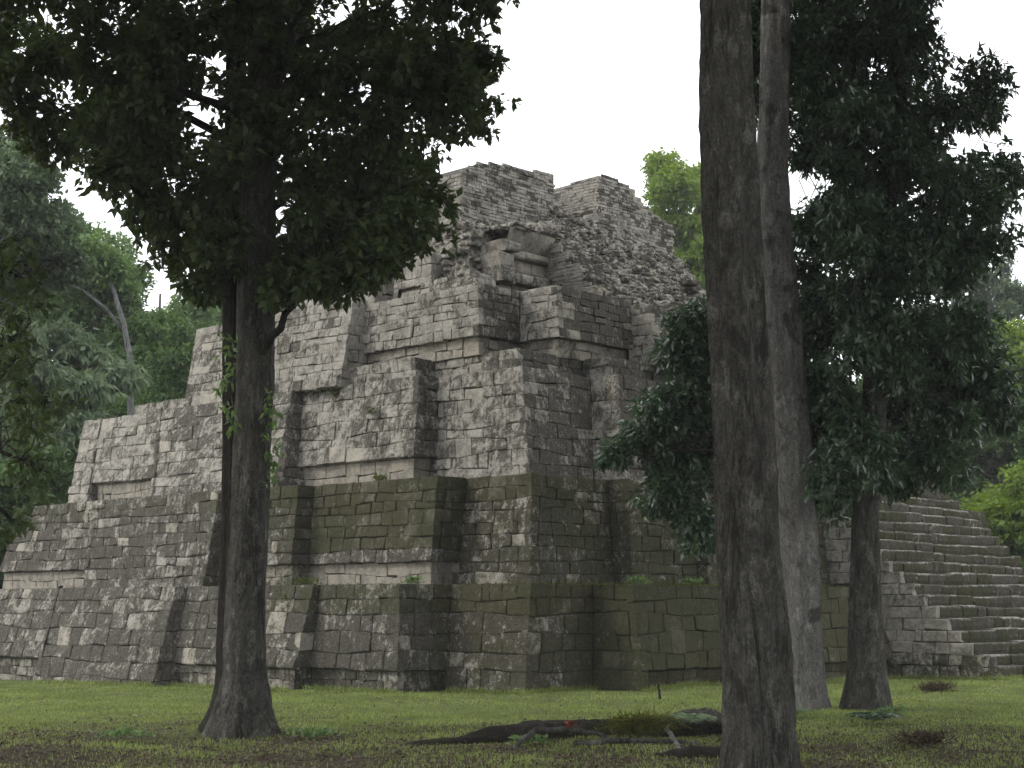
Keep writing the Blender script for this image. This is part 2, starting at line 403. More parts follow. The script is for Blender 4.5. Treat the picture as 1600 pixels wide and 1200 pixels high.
# T1 ---------------------------------------------------------------
R1b = [(20.6, 17), (20.6, -1.73), (4.9, -1.73), (4.9, -1.26), (1.95, -1.26), (1.95, 0)]
R1t = [(20.0, 17), (20.0, -1.09), (5.81, -1.09), (5.81, -.68), (2.33, -.68), (2.33, .3)]
L1b = [(0, 0), (0, 2.01), (-1.34, 2.01), (-1.34, 4.57), (-1.82, 4.57), (-1.82, 8.56), (-2.23, 8.56), (-2.23, 13.34), (-2.12, 13.34), (-2.12, 20.6)]
L1t = [(.5, .3), (.5, 2.44), (-.88, 2.44), (-.88, 4.81), (-1.05, 4.81), (-1.05, 9.13), (-1.35, 9.13), (-1.35, 14.07), (-1.23, 14.07), (-1.23, 20.2)]
ty = ['F', 'P', 'P', 'P', 'F', 'F'] + ['F', 'P', 'P', 'P', 'P', 'F', 'F', 'P', 'P']
def ext(b, t, z0, z1, zn):      # continue the batter below the grass
    k = (zn - z0) / (z1 - z0); return [(p[0] + (q[0] - p[0]) * k, p[1] + (q[1] - p[1]) * k) for p, q in zip(b, t)]
def moss1(p, z):
    m = .60 if z > 1.3 else .40
    if p[1] < 2.5 and p[0] > -.2: m += .18
    if p[0] > 1.5: m += .28
    if p[1] > 6: m -= .25
    return m
def dirt_shade1(p, q, right):
    if right: return .84  # right faces: lichen and their shading in one tone
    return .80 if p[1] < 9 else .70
terrace('t1', ext(R1b + L1b, R1t + L1t, 0, 2, -.3), R1t + L1t, -.3, 2.0, ty, .35, (.34, .62), 3, zr=.32, dirt_shade=dirt_shade1, mossf=moss1, bev=.035, palev=.05,
        label='lowest terrace, mossy, blackened near the corner')

# T2 ---------------------------------------------------------------
R2b = [(19.6, 17), (19.6, -.06), (5.69, -.06), (5.69, .19), (3.43, .19), (3.43, .69)]
R2t = [(19.2, 17), (19.2, .24), (6.01, .24), (6.01, .49), (3.60, .40), (3.60, .93)]
L2b = [(.91, .69), (.91, 2.67), (.11, 2.67), (.11, 6.42), (-.38, 6.42), (-.38, 8.94), (-.78, 8.94), (-.78, 13.79), (-.73, 13.79), (-.73, 18.3)]
L2t = [(1.22, .93), (1.22, 2.74), (.39, 2.74), (.39, 6.6), (-.04, 6.6), (-.04, 9.16), (-.24, 9.16), (-.24, 14.41), (-.18, 14.41), (-.18, 17.85)]
ty2 = ['F', 'F', 'F', 'F', 'F', 'F', 'F', 'P', 'P', 'P', 'P', 'F', 'F', 'P', 'P']
def moss2(p, z):
    if 2.6 < p[1] < 6.6: return .80 if z > 2.6 else .15
    if p[0] > 2: return .66
    return (.55 if z < 3.7 else .8) - (.32 if p[1] > 9 else 0)
def dirt_shade2(p, q, right):
    if right: return .82  # darker right side, part black growth, part shade put into the tone
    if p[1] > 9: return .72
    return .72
ty2 = ['F', 'F', 'F', 'F', 'F', 'F'] + ['F', 'P', 'P', 'P', 'P', 'F', 'F', 'P', 'P']
terrace('t2', R2b + L2b, R2t + L2t, 1.97, 4.17, ty2, .245, (.3, .62), 5, zr=2.45, dirt_shade=dirt_shade2, mossf=moss2, bev=.026, palev=.8,
        label='second terrace, brown moss over its middle panel')

# T3 ---------------------------------------------------------------
R3b = [(11.2, 17), (11.2, .3), (5.6, .3), (5.6, .6), (3.7, .6), (3.7, 1.41)]
R3t = [(11.2, 17), (11.2, .8), (5.9, .8), (5.9, 1.3), (4.36, 1.3), (4.36, 2.05)]
L3b = [(1.69, 1.41), (1.69, 4.08), (.94, 4.08), (.94, 7.9), (.27, 7.9), (.27, 12.65), (.32, 12.65), (.32, 15.55), (.27, 15.55), (.27, 16.44)]
L3t = [(2.15, 2.05), (2.15, 4.54), (1.57, 4.54), (1.57, 8.45), (1.23, 8.45), (1.23, 13.85), (1.26, 13.85), (1.26, 16.52), (1.21, 16.52), (1.21, 17.31)]
ty3 = ['F'] * 6 + ['F', 'P', 'P', 'F', 'F', 'F', 'P', 'F', 'F']
def moss3(p, z): return .3 if (4 < p[1] < 8 and z > 5.4) else (.12 if p[1] < 9 else .03)
def dirt_shade3(p, q, right):
    if right: return .72  # shading of the right side added to its lichen tone
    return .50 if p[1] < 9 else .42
terrace('t3', R3b + L3b, R3t + L3t, 4.14, 6.53, ty3, .29, (.34, .66), 7, zr=4.72, dirt_shade=dirt_shade3, mossf=moss3, bev=.026, palev=.9,
        label='third terrace, palest at its corners')
# low set-back kerb of two courses on the third terrace
terrace('t3', [(8, 17), (8, 1.57), (4.40, 1.57), (4.40, 2.3), (2.28, 2.3), (2.28, 4.8), (1.71, 4.8), (1.71, 7.3)],
        [(8, 17), (8, 1.6), (4.43, 1.6), (4.43, 2.34), (2.32, 2.34), (2.32, 4.84), (1.75, 4.84), (1.75, 7.3)], 6.5, 6.97,
        ['F'] * 7, .23, (.32, .6), 9, dirt_shade=lambda p, q, r: .75 if r else .45, mossf=lambda p, z: .25, core_to=(8, 17))
terrace('t3', [(1.75, 7.0), (1.3, 7.0), (1.3, 15.1)], [(1.8, 7.0), (1.36, 7.0), (1.36, 15.1)], 6.5, 6.78, ['F'] * 2, .26, (.35, .6), 10,
        dirt_shade=lambda p, q, r: .45, mossf=lambda p, z: 0, core_to=(11, 15))

# T4 ---------------------------------------------------------------
B4 = [(5.93, 10), (5.93, 2.08), (3.38, 2.08), (3.38, 3.22), (2.07, 3.22), (2.07, 7.2)]
U4 = [(6.05, 10), (6.05, 2.25), (3.5, 2.25), (3.5, 3.36), (2.17, 3.36), (2.17, 7.2)]
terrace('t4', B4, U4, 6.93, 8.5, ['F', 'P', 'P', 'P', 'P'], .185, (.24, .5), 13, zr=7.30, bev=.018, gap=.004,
        dirt_shade=lambda p, q, r: (.92 if p[0] > 3.4 else .70) if r else .36, mossf=lambda p, z: 0, core_to=(6, 10), palev=.9,
        label='fourth terrace with two projecting corner blocks over a pale plinth')
terrace('t4', [(2.2, 6.95), (1.38, 6.95), (1.38, 12.95)], [(2.2, 7.0), (1.8, 7.0), (1.8, 13.1)], 6.5, 8.62, ['F', 'F'], .21, (.28, .55), 14,
        dirt_shade=lambda p, q, r: .12 if r else .36, mossf=lambda p, z: 0, core_to=(11, 13), bev=.02, gap=.004,
        ztops={1: lambda b: 8.66 if b < 11.2 else 8.6})
# broken extra courses on top
terrace('t4', [(3.0, 3.6), (2.35, 3.6), (2.35, 6.0)], [(3.0, 3.7), (2.42, 3.7), (2.42, 6.0)], 8.46, 8.84, ['F', 'F'], .19, (.3, .55), 15,
        dirt_shade=lambda p, q, r: .45, core_to=(3.4, 6.0), bev=.02, ztops={1: lambda b: 8.7 if b < 4.3 else (8.9 if b < 5.4 else 8.7)}, cap=False)
# stepped mass right of the fourth terrace
for k, (bz, z0, z1) in enumerate([(.86, 6.93, 7.18), (1.0, 7.18, 7.42), (1.18, 7.42, 7.66), (1.4, 7.66, 7.9), (1.66, 7.9, 8.14), (1.95, 8.14, 8.4)]):
    a0 = 5.96 + .012 * k
    terrace('t4', [(8.6, bz), (a0, bz), (a0, 2.4)], [(8.6, bz + .01), (a0 + .01, bz + .01), (a0 + .01, 2.4)], z0, z1, ['F', 'F'], .24, (.3, .6), 40 + k,
            dirt_shade=lambda p, q, r: .7 if r else .3, mossf=lambda p, z: .1, core_to=(8.6, 2.4), bev=.025)

# T5: what is left of the upper storey on the left face --------------
terrace('t5', [(3.5, 7.4), (2.75, 7.4), (2.75, 11.2)], [(3.5, 7.45), (3.0, 7.45), (3.0, 10.9)], 8.4, 9.5, ['F', 'F'], .27, (.35, .7), 21,
        dirt_shade=lambda p, q, r: .12, mossf=lambda p, z: 0, core_to=(6, 11), bev=.02, ztops={1: lambda b: 9.6 - max(0, b - 8.6) * .22}, cap=False,
        label='ruined upper storey of pale blocks')
terrace('t5', [(4.2, 5.9), (3.2, 5.9), (3.2, 7.2), (3.6, 7.2)], [(4.2, 5.95), (3.28, 5.95), (3.28, 7.15), (3.6, 7.15)], 8.5, 9.75, ['P', 'P', 'F'], .26, (.32, .6), 22, zr=9.0,
        dirt_shade=lambda p, q, r: .3, mossf=lambda p, z: 0, core_to=(4.2, 7.2), bev=.02, palev=1)

# ------------------------------------------------------------------ staircase
STAIR = MB()
RISE, TREAD, NST = .26, .2826, 33
def sb(k): return -4.1 + k * TREAD
SX0, SX1 = 10.65, 18.2
for k in range(0, NST):      # side wall, course by course; only where nothing stands in front of it
    z0 = k * RISE; bend = -1.2 if z0 < 1.9 else (.3 if z0 < 4.1 else sb(k) + 2.5)
    if sb(k) + .5 > bend: bend = sb(k) + .8
    zz = -.15 if k == 0 else z0
    wall((SX0, sb(k) + .02, zz), (SX0, bend, zz), (SX0, sb(k) + .02, z0 + RISE), (SX0, bend, z0 + RISE), [zz, z0 + RISE], (.28, .62), 'stair', ends=(True, False),
         tone=.30 if z0 > .3 else .6, pale=.14 if .2 < z0 < 1.4 else 0, moss=.1 if z0 > .3 else .5, seed=700 + k, bev=.035, proud=(0, .05))
    STAIR.add([W(SX0 + .06, sb(k) + .08, zz), W(SX0 + .06, 9, zz), W(SX0 + .06, 9, z0 + RISE), W(SX0 + .06, sb(k) + .08, z0 + RISE)], [(0, 1, 2, 3)])
    STAIR.add([W(SX1, sb(k) + .08, zz), W(SX1, 9, zz), W(SX1, 9, z0 + RISE), W(SX1, sb(k) + .08, z0 + RISE)], [(0, 3, 2, 1)])
    STAIR.add([W(SX0 + .06, sb(k) + .1, zz), W(SX1, sb(k) + .1, zz), W(SX1, sb(k) + .1, z0 + RISE - .06), W(SX0 + .06, sb(k) + .1, z0 + RISE - .06)], [(0, 1, 2, 3)])
    STAIR.add([W(SX0 + .06, sb(k) + .1, z0 + RISE - .06), W(SX1, sb(k) + .1, z0 + RISE - .06), W(SX1, sb(k) + .5, z0 + RISE - .06), W(SX0 + .06, sb(k) + .5, z0 + RISE - .06)], [(0, 1, 2, 3)])
STC = STAIR.build('staircase', M['mortar'], PYR, loc=W(14, -4, 0)); STC['label'] = 'broad mossy staircase, worn and uneven'
TER['stair'] = STC
rs = random.Random(5)
for k in range(NST):
    b = MB(); a = SX0 + rs.uniform(.0, .15); z0 = k * RISE; end = SX1 if k > 1 else SX1
    while a < end - .2:
        L = min(rs.uniform(.32, .95), end - a); dz = rs.gauss(0, .004); db = rs.gauss(0, .012); wz = .045 * sin(a * .8 + k * 1.1) + .02 * sin(a * 2.3 + k)
        top = z0 + RISE + dz + wz * .6; front = sb(k) + db + wz; back = sb(k) + TREAD + .2; bot = z0 - .02
        x0, x1 = a + .003, a + L - .003; r = rs.uniform(.03, .07); h = rs.uniform(-.004, .004)
        xm = (x0 + x1) / 2; V = []
        for x, e in ((x0, .012), (x0 + .05, rs.uniform(-.01, .01)), (xm, rs.uniform(-.03, .02)), (x1 - .05, rs.uniform(-.01, .01)), (x1, .012)):
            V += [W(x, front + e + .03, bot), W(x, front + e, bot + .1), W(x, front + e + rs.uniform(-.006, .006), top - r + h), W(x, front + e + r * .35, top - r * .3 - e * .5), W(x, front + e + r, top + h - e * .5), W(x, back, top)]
        F = []
        for i in range(4):
            for j in range(5): p = i * 6 + j; F.append((p, p + 6, p + 7, p + 1))
        F += [(0, 1, 2, 3, 4, 5), (29, 28, 27, 26, 25, 24)]
        tn, mo, wear_light = min(1, max(0, rs.gauss(.97, .06))), max(0, rs.gauss(.62, .12)), rs.uniform(.15, .7)
        b.add(V, F, [(tn - (wear_light if j in (3, 4) else 0), mo * (.4 if j in (3, 4) else 1), 0) for i in range(5) for j in range(6)]); a += L  # nosing paler: worn edge plus the sky-lit line, painted into the tone
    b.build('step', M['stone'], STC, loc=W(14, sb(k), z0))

# ------------------------------------------------------------------ roof comb
comb = MB(); CB = 7.46
topL = [(5.76, 12.54), (6.3, 12.92), (7.2, 13.06), (8.4, 13.14), (8.9, 13.24), (9.3, 13.2)]
topR = [(11.2, 13.56), (11.7, 13.66), (12.6, 13.54), (13.4, 13.1), (14.69, 12.75)]
def ip(tab, x):
    xs, ys = zip(*tab); return float(np.interp(x, xs, ys))
def prism(m, a0, a1, b0, b1, z0, tab, nseg=12):
    for i in range(nseg):
        x0, x1 = a0 + (a1 - a0) * i / nseg, a0 + (a1 - a0) * (i + 1) / nseg; t0, t1 = ip(tab, x0) - .06, ip(tab, x1) - .06
        V = [W(x0, b0, z0), W(x1, b0, z0), W(x1, b1, z0), W(x0, b1, z0), W(x0, b0, t0), W(x1, b0, t1), W(x1, b1, t1), W(x0, b1, t0)]
        m.add(V, [(4, 5, 6, 7), (0, 1, 5, 4), (2, 3, 7, 6)] + ([(3, 0, 4, 7)] if i == 0 else []) + ([(1, 2, 6, 5)] if i == nseg - 1 else []))
prism(comb, 5.8, 9.26, CB + .04, CB + 4.2, 10.2, topL); prism(comb, 11.24, 14.65, CB + .04, CB + 2.1, 10.2, topR)
prism(comb, 9.2, 11.3, CB + .25, CB + 2.0, 10.2, [(9, 12.2), (11.3, 12.15)], 2)
COMB = comb.build('roof_comb', M['mortar'], PYR, loc=W(10, CB, 11)); COMB['label'] = 'tall roof comb of thin brick-like stones with a gap in it'
TER['comb'] = COMB
n0 = len(STONES)
r = rows_of(10.9, 13.9, .092, 2)
kw = dict(single=False, bev=.006, gap=.004, jit=.003, proud=(0, .014), depth=.05)
def flat_wall(p, q, rows, wd, tn, zt, e=(True, True), seed=1):
    L = hypot(q[0] - p[0], q[1] - p[1])
    wall((*p, rows[0]), (*q, rows[0]), (*p, rows[-1]), (*q, rows[-1]), rows, wd, 'comb', ends=e, tone=tn, ztop=zt, seed=seed, **kw)
flat_wall((9.3, CB), (5.76, CB), r, (.13, .4), .47, lambda u: ip(topL, 9.3 + (5.76 - 9.3) * u), seed=31)
flat_wall((5.76, CB), (5.76, CB + 4.2), r, (.13, .4), .2, lambda u: 12.5, seed=32)
flat_wall((14.69, CB), (11.2, CB), r, (.13, .4), .55, lambda u: ip(topR, 14.69 + (11.2 - 14.69) * u), seed=33)
flat_wall((11.2, CB), (11.2, CB + 2.1), r, (.13, .4), .10, lambda u: 13.56 + .05 * sin(u * 7), seed=34)
flat_wall((14.69, CB + 2.1), (14.69, CB), r, (.2, .5), .5, lambda u: 12.75, seed=35)
# brick-faced side wall of the vaulted niche
prof = [(3.1, 8.86), (3.49, 9.3), (3.89, 9.67), (4.3, 10.04), (4.6, 10.33), (4.95, 10.5)]
flat_wall((6.05, 3.1), (6.05, 4.92), rows_of(8.5, 10.5, .085, 3), (.14, .36), -.1, lambda u: ip(prof, 3.1 + 1.82 * u) - .02, e=(True, False), seed=36)

# ------------------------------------------------------------------ vaulted niche
nb = MB()
def lbox(m, a0, a1, b0, b1, z0, z1, col=(.5, 0, 0), jit=0.0):
    rj = lambda: random.uniform(-jit, jit)
    V = [W(x + rj(), y + rj(), z + rj()) for z in (z0, z1) for x, y in ((a0, b0), (a1, b0), (a1, b1), (a0, b1))]
    m.add(V, BOXF, col)
random.seed(77)
for i in range(14):      # side wall core under the brick profile
    b0, b1 = 3.14 + i * .13, 3.14 + (i + 1) * .13
    lbox(nb, 6.09, 6.9, b0, b1, 8.4, ip(prof, (b0 + b1) / 2) - .05)
NICHE = nb.build('niche', M['mortar'], PYR, loc=W(5, 4.5, 8.5)); NICHE['label'] = 'open remains of a vaulted chamber with plastered mouldings'
nm = MB()
lbox(nm, 4.0, 6.07, 4.95, 5.6, 8.4, 9.9)                       # back wall
V = []; F = []                                              # curved vault rising towards the viewer
for i in range(9):
    t = i / 8; bb = 4.93 - .42 * sin(t * 1.2); zz = 9.86 + .50 * t
    V += [W(4.55 - .1 * t, bb, zz), W(5.3, bb - .02, zz + .01), W(6.06, bb, zz)]
for i in range(8):
    for j in range(2): p = i * 3 + j; F.append((p, p + 1, p + 4, p + 3))
nm.add(V, F)
nm.build('vault', M['plaster'], NICHE, loc=W(5, 4.9, 9), smooth=True)
def moulding(name, a0, a1, b0, b1, z0, z1, n, col, mat='stone', jit=.015):
    for i in range(n):
        m = MB(); x0 = a0 + (a1 - a0) * i / n; x1 = a0 + (a1 - a0) * (i + 1) / n
        P = [W(x0, b0, z0), W(x1, b0, z0), W(x1, b0, z1), W(x0, b0, z1)]
        nn = np.array(W(0, -1, 0)) - np.array(W(0, 0, 0))
        Vv, Ff = stone_shape(P[1], P[0], P[3], P[2], nn, 0, .04, True, True, gap=.004, depth=b1 - b0, jit=jit)
        m.add(Vv, Ff, col); m.build(name, M[mat], NICHE, loc=W((x0 + x1) / 2, b0, z0))
moulding('cornice', 4.35, 6.05, 4.72, 5.0, 9.72, 9.92, 2, (.15, 0, .5))
moulding('ledge', 4.15, 6.0, 4.62, 5.0, 9.1, 9.38, 3, (.55, 0, .1), jit=.03)
moulding('panel', 4.5, 6.05, 4.86, 5.0, 9.39, 9.71, 3, (.05, 0, .9))
moulding('plinth', 4.3, 6.05, 4.86, 5.0, 8.5, 9.08, 3, (.1, 0, 1.0))
moulding('jamb', 3.95, 4.4, 4.3, 5.0, 9.0, 9.35, 1, (.6, 0, 0), jit=.03)
moulding('jamb', 3.98, 4.42, 4.36, 5.0, 9.36, 9.68, 1, (.35, 0, .2), jit=.03)
moulding('jamb', 4.0, 4.55, 4.3, 5.0, 9.7, 9.95, 1, (.45, 0, .1), jit=.05)
moulding('capstone', 4.6, 6.06, 4.5, 5.0, 10.34, 10.42, 3, (.8, .1, 0), jit=.02)

# ------------------------------------------------------------------ rubble of the temple
ICO = None
def ico():
    global ICO
    if ICO is None:
        bm = bmesh.new(); bmesh.ops.create_icosphere(bm, subdivisions=1, radius=1); bm.verts.ensure_lookup_table()
        ICO = (np.array([v.co[:] for v in bm.verts]), [tuple(v.index for v in f.verts) for f in bm.faces]); bm.free()
    return ICO
def rock(m, c, s, rot, col, jit=.16):
    V, F = ico(); V = V * (1 + rng.normal(0, jit, (len(V), 1))); V = np.clip(V, -.78, .78) * np.array(s)
    cr, sr = cos(rot), sin(rot); tilt = rng.normal(0, .12)
    x = V[:, 0] * cr - V[:, 1] * sr; y = V[:, 0] * sr + V[:, 1] * cr; z = V[:, 2] + V[:, 0] * tilt
    m.add(np.stack([x + c[0], y + c[1], z + c[2]], 1), F, col)
RUB = MB(); RC = MB(); ANG = math.atan2(AX[1], AX[0])
def rubble_quad(c0, c1, c2, c3, size, dens, tone, moss=0.0, lay=False):
    """loose stones over a bilinear patch given in local coordinates"""
    G = 7
    bil = lambda u, v: tuple((c0[k] * (1 - u) + c1[k] * u) * (1 - v) + (c3[k] * (1 - u) + c2[k] * u) * v for k in range(3))
    V = [W(*bil(i / G, j / G)) for j in range(G + 1) for i in range(G + 1)]
    RC.add(V, [(j * (G + 1) + i, j * (G + 1) + i + 1, (j + 1) * (G + 1) + i + 1, (j + 1) * (G + 1) + i) for j in range(G) for i in range(G)])
    P = [np.array(W(*c)) for c in (c0, c1, c2, c3)]
    area = .5 * np.linalg.norm(np.cross(P[1] - P[0], P[2] - P[0])) + .5 * np.linalg.norm(np.cross(P[2] - P[0], P[3] - P[0]))
    n = int(area * dens * 1.25)
    if lay:      # roughly coursed
        h = np.linalg.norm(P[3] - P[0]); wd_ = np.linalg.norm(P[1] - P[0]); nr = max(2, int(h / (size * .95))); nc = max(2, int(wd_ / (size * 1.75)))
        uv = [((i + .5 + (j % 2) * .5 + rng.uniform(-.22, .22)) / nc, (j + .5 + rng.uniform(-.2, .2)) / nr) for j in range(nr) for i in range(nc)]
    else: uv = [(rng.uniform(0, 1), rng.uniform(0, 1)) for _ in range(n)]
    for u, v in uv:
        s = size * rng.choice([.6, .8, 1.0, 1.45]) * rng.uniform(.75, 1.15); c = np.array(W(*bil(min(1, u), v))) + rng.normal(0, .03, 3)
        rock(RUB, c, (s * rng.uniform(.8, 1.2), s * .85, s * rng.uniform(.34, .6)), ANG + rng.normal(0, .35) + (pi / 2 if rng.random() < .3 else 0),
             (min(1, max(0, rng.normal(tone, .2))), max(0, rng.normal(moss, .15)) if moss else 0, (rng.random() < .12) * .5))
# coursed rubble wall at the left and round its corner
rubble_quad((3.5, 6.9, 8.55), (3.5, 4.95, 8.55), (3.72, 5.1, 10.2), (3.72, 6.9, 10.0), .155, 0, .42, lay=True)
rubble_quad((3.5, 4.95, 8.55), (4.3, 4.95, 8.55), (4.45, 5.1, 10.25), (3.72, 5.1, 10.2), .155, 0, .60, lay=True)
rubble_quad((3.72, 6.9, 10.0), (3.72, 5.1, 10.2), (5.7, 7.4, 11.2), (5.4, 8.2, 11.0), .14, 30, .6)
rubble_quad((3.72, 5.1, 10.2), (4.5, 4.7, 10.4), (8.4, 7.4, 11.35), (5.7, 7.4, 11.2), .13, 34, .6)
rubble_quad((4.5, 4.6, 10.42), (6.1, 4.45, 10.42), (9.3, 7.4, 12.0), (8.0, 7.4, 11.3), .14, 34, .6, .2)
rubble_quad((6.1, 3.15, 8.7), (9.9, 2.6, 8.7), (14.9, 7.35, 11.65), (9.3, 7.4, 12.25), .14, 44, .62, .12)
rubble_quad((6.12, 3.05, 8.8), (7.4, 3.1, 8.85), (7.8, 5.0, 10.45), (6.12, 4.95, 10.52), .12, 60, .55, .12)
rubble_quad((6.12, 4.9, 10.5), (7.8, 5.0, 10.45), (10.2, 7.3, 12.2), (8.6, 7.3, 11.6), .13, 45, .6, .1)
rubble_quad((6.1, 2.5, 8.42), (10.4, 2.3, 8.42), (9.9, 3.3, 9.1), (6.1, 3.3, 9.0), .13, 36, .66, .15)
rubble_quad((9.9, 2.6, 8.5), (12.6, 4.0, 8.7), (15.2, 7.3, 11.3), (14.5, 7.35, 11.6), .14, 34, .6, .2)
rubble_quad((9.2, 7.45, 12.1), (11.3, 7.45, 12.2), (11.2, 7.9, 12.3), (9.2, 7.9, 12.3), .12, 25, .6)
rc = RC.build('rubble_bank', M['stone'], PYR, loc=W(9, 4, 9)); rc['label'] = 'collapsed sloping fill of the temple'
props(RUB.build('rubble', M['stone'], rc, loc=W(9, 4, 9)), kind='stuff')
ov = MB(); random.seed(9)
for i in range(4): rock(ov, W(10.2 + i * .35, 3.6 + i * .3, 9.75 - i * .06), (.3, .3, .13), ANG, (.95, .1, 0))
ov.build('vault_fragment', M['stone'], PYR, loc=W(10.5, 4, 9.5))

# ------------------------------------------------------------------ link the blocks: the 300 largest singly, the rest joined
STONES.sort(key=lambda s: -s[0])
for i, (sc, ter, V, F, col) in enumerate(STONES):
    if i < 300:
        V = np.array(V); mesh_np('stone', V, F, M['stone'], TER[ter], tuple(V.mean(0)), attr=np.array([col] * len(V)))
    else: STUFF.add(V, F, col)
props(STUFF.build('stonework', M['stone'], PYR, loc=W(0, 0, 0)), kind='stuff')
print('stones', len(STONES))

# ------------------------------------------------------------------ vegetation tables: crown clumps (x, y, z, radius) and trunk axes (x, y, z, radius)
TA = [(-3.42,19.9,-0.01,0.41),(-3.41,19.9,0.27,0.345),(-3.41,19.9,0.75,0.263),(-3.41,19.9,1.56,0.246),(-3.39,19.9,2.79,0.246),(-3.36,19.9,4.46,0.238),(-3.38,19.9,7.05,0.23),(-3.32,19.9,8.82,0.222),(-3.3,19.9,9.73,0.222),(-3.33,19.9,12.51,0.205),(-3.36,19.9,16.39,0.164)]
TA2 = [(-3.66,20.4,0.04,0.252),(-3.68,20.4,0.73,0.185),(-3.7,20.4,1.98,0.151),(-3.73,20.4,3.67,0.126),(-3.79,20.4,6.29,0.126),(-3.82,20.4,9.0,0.135),(-3.87,20.4,10.87,0.126),(-4.04,20.4,14.75,0.084)]
TB = [(2.18,13.8,-0.01,0.37),(2.19,13.8,0.46,0.307),(2.2,13.8,1.29,0.296),(2.14,13.8,2.14,0.273),(2.14,13.8,3.0,0.285),(2.13,13.8,3.58,0.279),(2.08,13.8,4.47,0.267),(2.06,13.8,5.38,0.262),(2.03,13.8,6.3,0.245),(2.04,13.8,7.24,0.233),(2.08,13.8,9.17,0.216),(2.14,13.8,13.26,0.171)]
TC = [(4.57,24.2,-0.01,0.299),(4.56,24.2,0.57,0.249),(4.57,24.2,2.05,0.269),(4.56,24.2,4.06,0.309),(4.48,24.2,5.08,0.299),(4.41,24.2,7.16,0.279),(4.38,24.2,9.3,0.23),(4.44,24.2,11.48,0.22),(4.48,24.2,14.87,0.2),(4.5,24.2,18.39,0.15)]
TD = [(5.48,24.3,-0.0,0.371),(5.5,24.3,0.56,0.281),(5.53,24.3,1.55,0.24),(5.58,24.3,3.05,0.21),(5.71,24.3,4.07,0.2),(5.8,24.3,5.09,0.19),(5.9,24.3,6.13,0.17),(6.0,24.3,7.19,0.16),(6.14,24.3,8.57,0.17),(6.26,24.3,9.55,0.15),(6.48,24.3,11.08,0.15),(6.62,24.3,12.64,0.13),(6.76,24.3,14.92,0.1)]
CA = [(-2.05,19.83,9.08,0.4),(-2.6,18.51,6.35,0.32),(-1.6,20.72,8.57,0.32),(-4.04,18.95,6.75,0.49),(-1.0,18.28,9.44,0.42),(-0.77,18.91,8.19,0.39),(-7.15,19.65,9.16,0.41),(-5.52,18.92,8.84,0.4),(-5.73,20.96,10.64,0.42),(-3.15,21.48,10.04,0.48),(-6.8,20.58,9.0,0.45),(-1.51,19.2,7.04,0.43),(-3.53,18.31,7.12,0.36),(-6.36,20.52,7.97,0.44),(-4.77,19.88,8.26,0.46),(-3.74,19.82,8.45,0.32),(-0.49,19.5,7.46,0.35),(-3.97,20.74,6.04,0.42),(-1.38,19.9,9.21,0.5),(-3.21,19.09,7.91,0.42),(-0.73,20.79,10.63,0.47),(-1.23,20.87,7.18,0.41),(-3.42,19.87,9.34,0.41),(-4.93,19.98,8.72,0.43),(-1.71,19.04,6.37,0.47),(-2.49,18.26,9.21,0.32),(-4.74,18.73,9.46,0.41),(-6.46,20.55,9.26,0.4),(-4.72,18.28,7.58,0.39),(-4.18,18.56,8.88,0.49),(-3.91,20.2,9.43,0.47),(-6.9,18.68,9.67,0.45),(-2.51,18.93,7.49,0.5),(-1.71,18.94,7.62,0.44),(-4.46,19.26,7.46,0.43),(-7.54,21.39,9.45,0.48),(-2.09,19.03,8.08,0.32),(-6.48,21.46,9.33,0.46),(-5.19,20.43,9.5,0.47),(-7.31,21.21,10.01,0.36),(-2.18,20.98,7.87,0.38),(-1.41,21.35,7.96,0.48),(-6.26,18.44,9.47,0.48),(-5.2,20.78,7.74,0.39),(-0.88,19.11,7.93,0.46),(-1.66,20.41,10.44,0.33),(-0.98,19.04,8.61,0.41),(-0.52,20.17,9.02,0.4),(-0.57,18.91,9.36,0.43),(-2.45,19.05,7.03,0.42),(-0.51,20.35,8.38,0.44),(-5.09,19.25,8.54,0.48),(-5.09,20.11,7.86,0.43),(-5.5,19.0,9.8,0.33),(-3.31,18.45,9.34,0.44),(-3.66,18.71,6.1,0.41),(-1.98,21.33,10.52,0.35),(-1.53,18.55,8.32,0.41),(-1.22,21.2,10.15,0.32),(-1.53,20.48,7.05,0.35),(-3.73,21.01,8.16,0.4),(-2.89,20.08,8.43,0.33),(-5.68,19.78,7.98,0.36),(-5.01,18.36,6.9,0.33),(-2.45,19.43,6.33,0.45),(-6.08,20.7,7.93,0.32),(-4.53,21.4,6.46,0.39),(-4.46,20.27,10.34,0.43),(-5.17,19.1,7.56,0.43),(-4.41,18.56,8.47,0.47),(-3.66,20.71,6.11,0.5),(-6.49,20.09,8.05,0.37),(-3.7,19.66,10.17,0.4),(-5.5,20.78,8.75,0.44),(-3.33,20.94,6.55,0.41),(-2.96,19.39,7.7,0.32),(-4.55,20.13,6.45,0.45),(-3.99,20.31,7.01,0.44),(-3.18,21.29,7.8,0.46),(-4.55,20.37,8.81,0.32),(-2.63,20.47,8.63,0.43),(-1.26,18.93,8.42,0.5),(-3.0,19.62,8.72,0.46),(-1.94,20.27,9.54,0.35),(-3.51,18.66,9.13,0.45),(-4.6,18.99,6.64,0.45),(-2.21,18.55,8.38,0.39),(-6.25,20.17,10.14,0.48),(-6.72,19.83,8.42,0.39),(-0.45,20.83,10.46,0.48),(-5.15,18.5,9.16,0.32),(-2.45,20.58,7.09,0.46),(-7.46,20.88,10.26,0.4),(-7.43,20.62,8.77,0.37),(-1.96,20.66,7.3,0.38)]
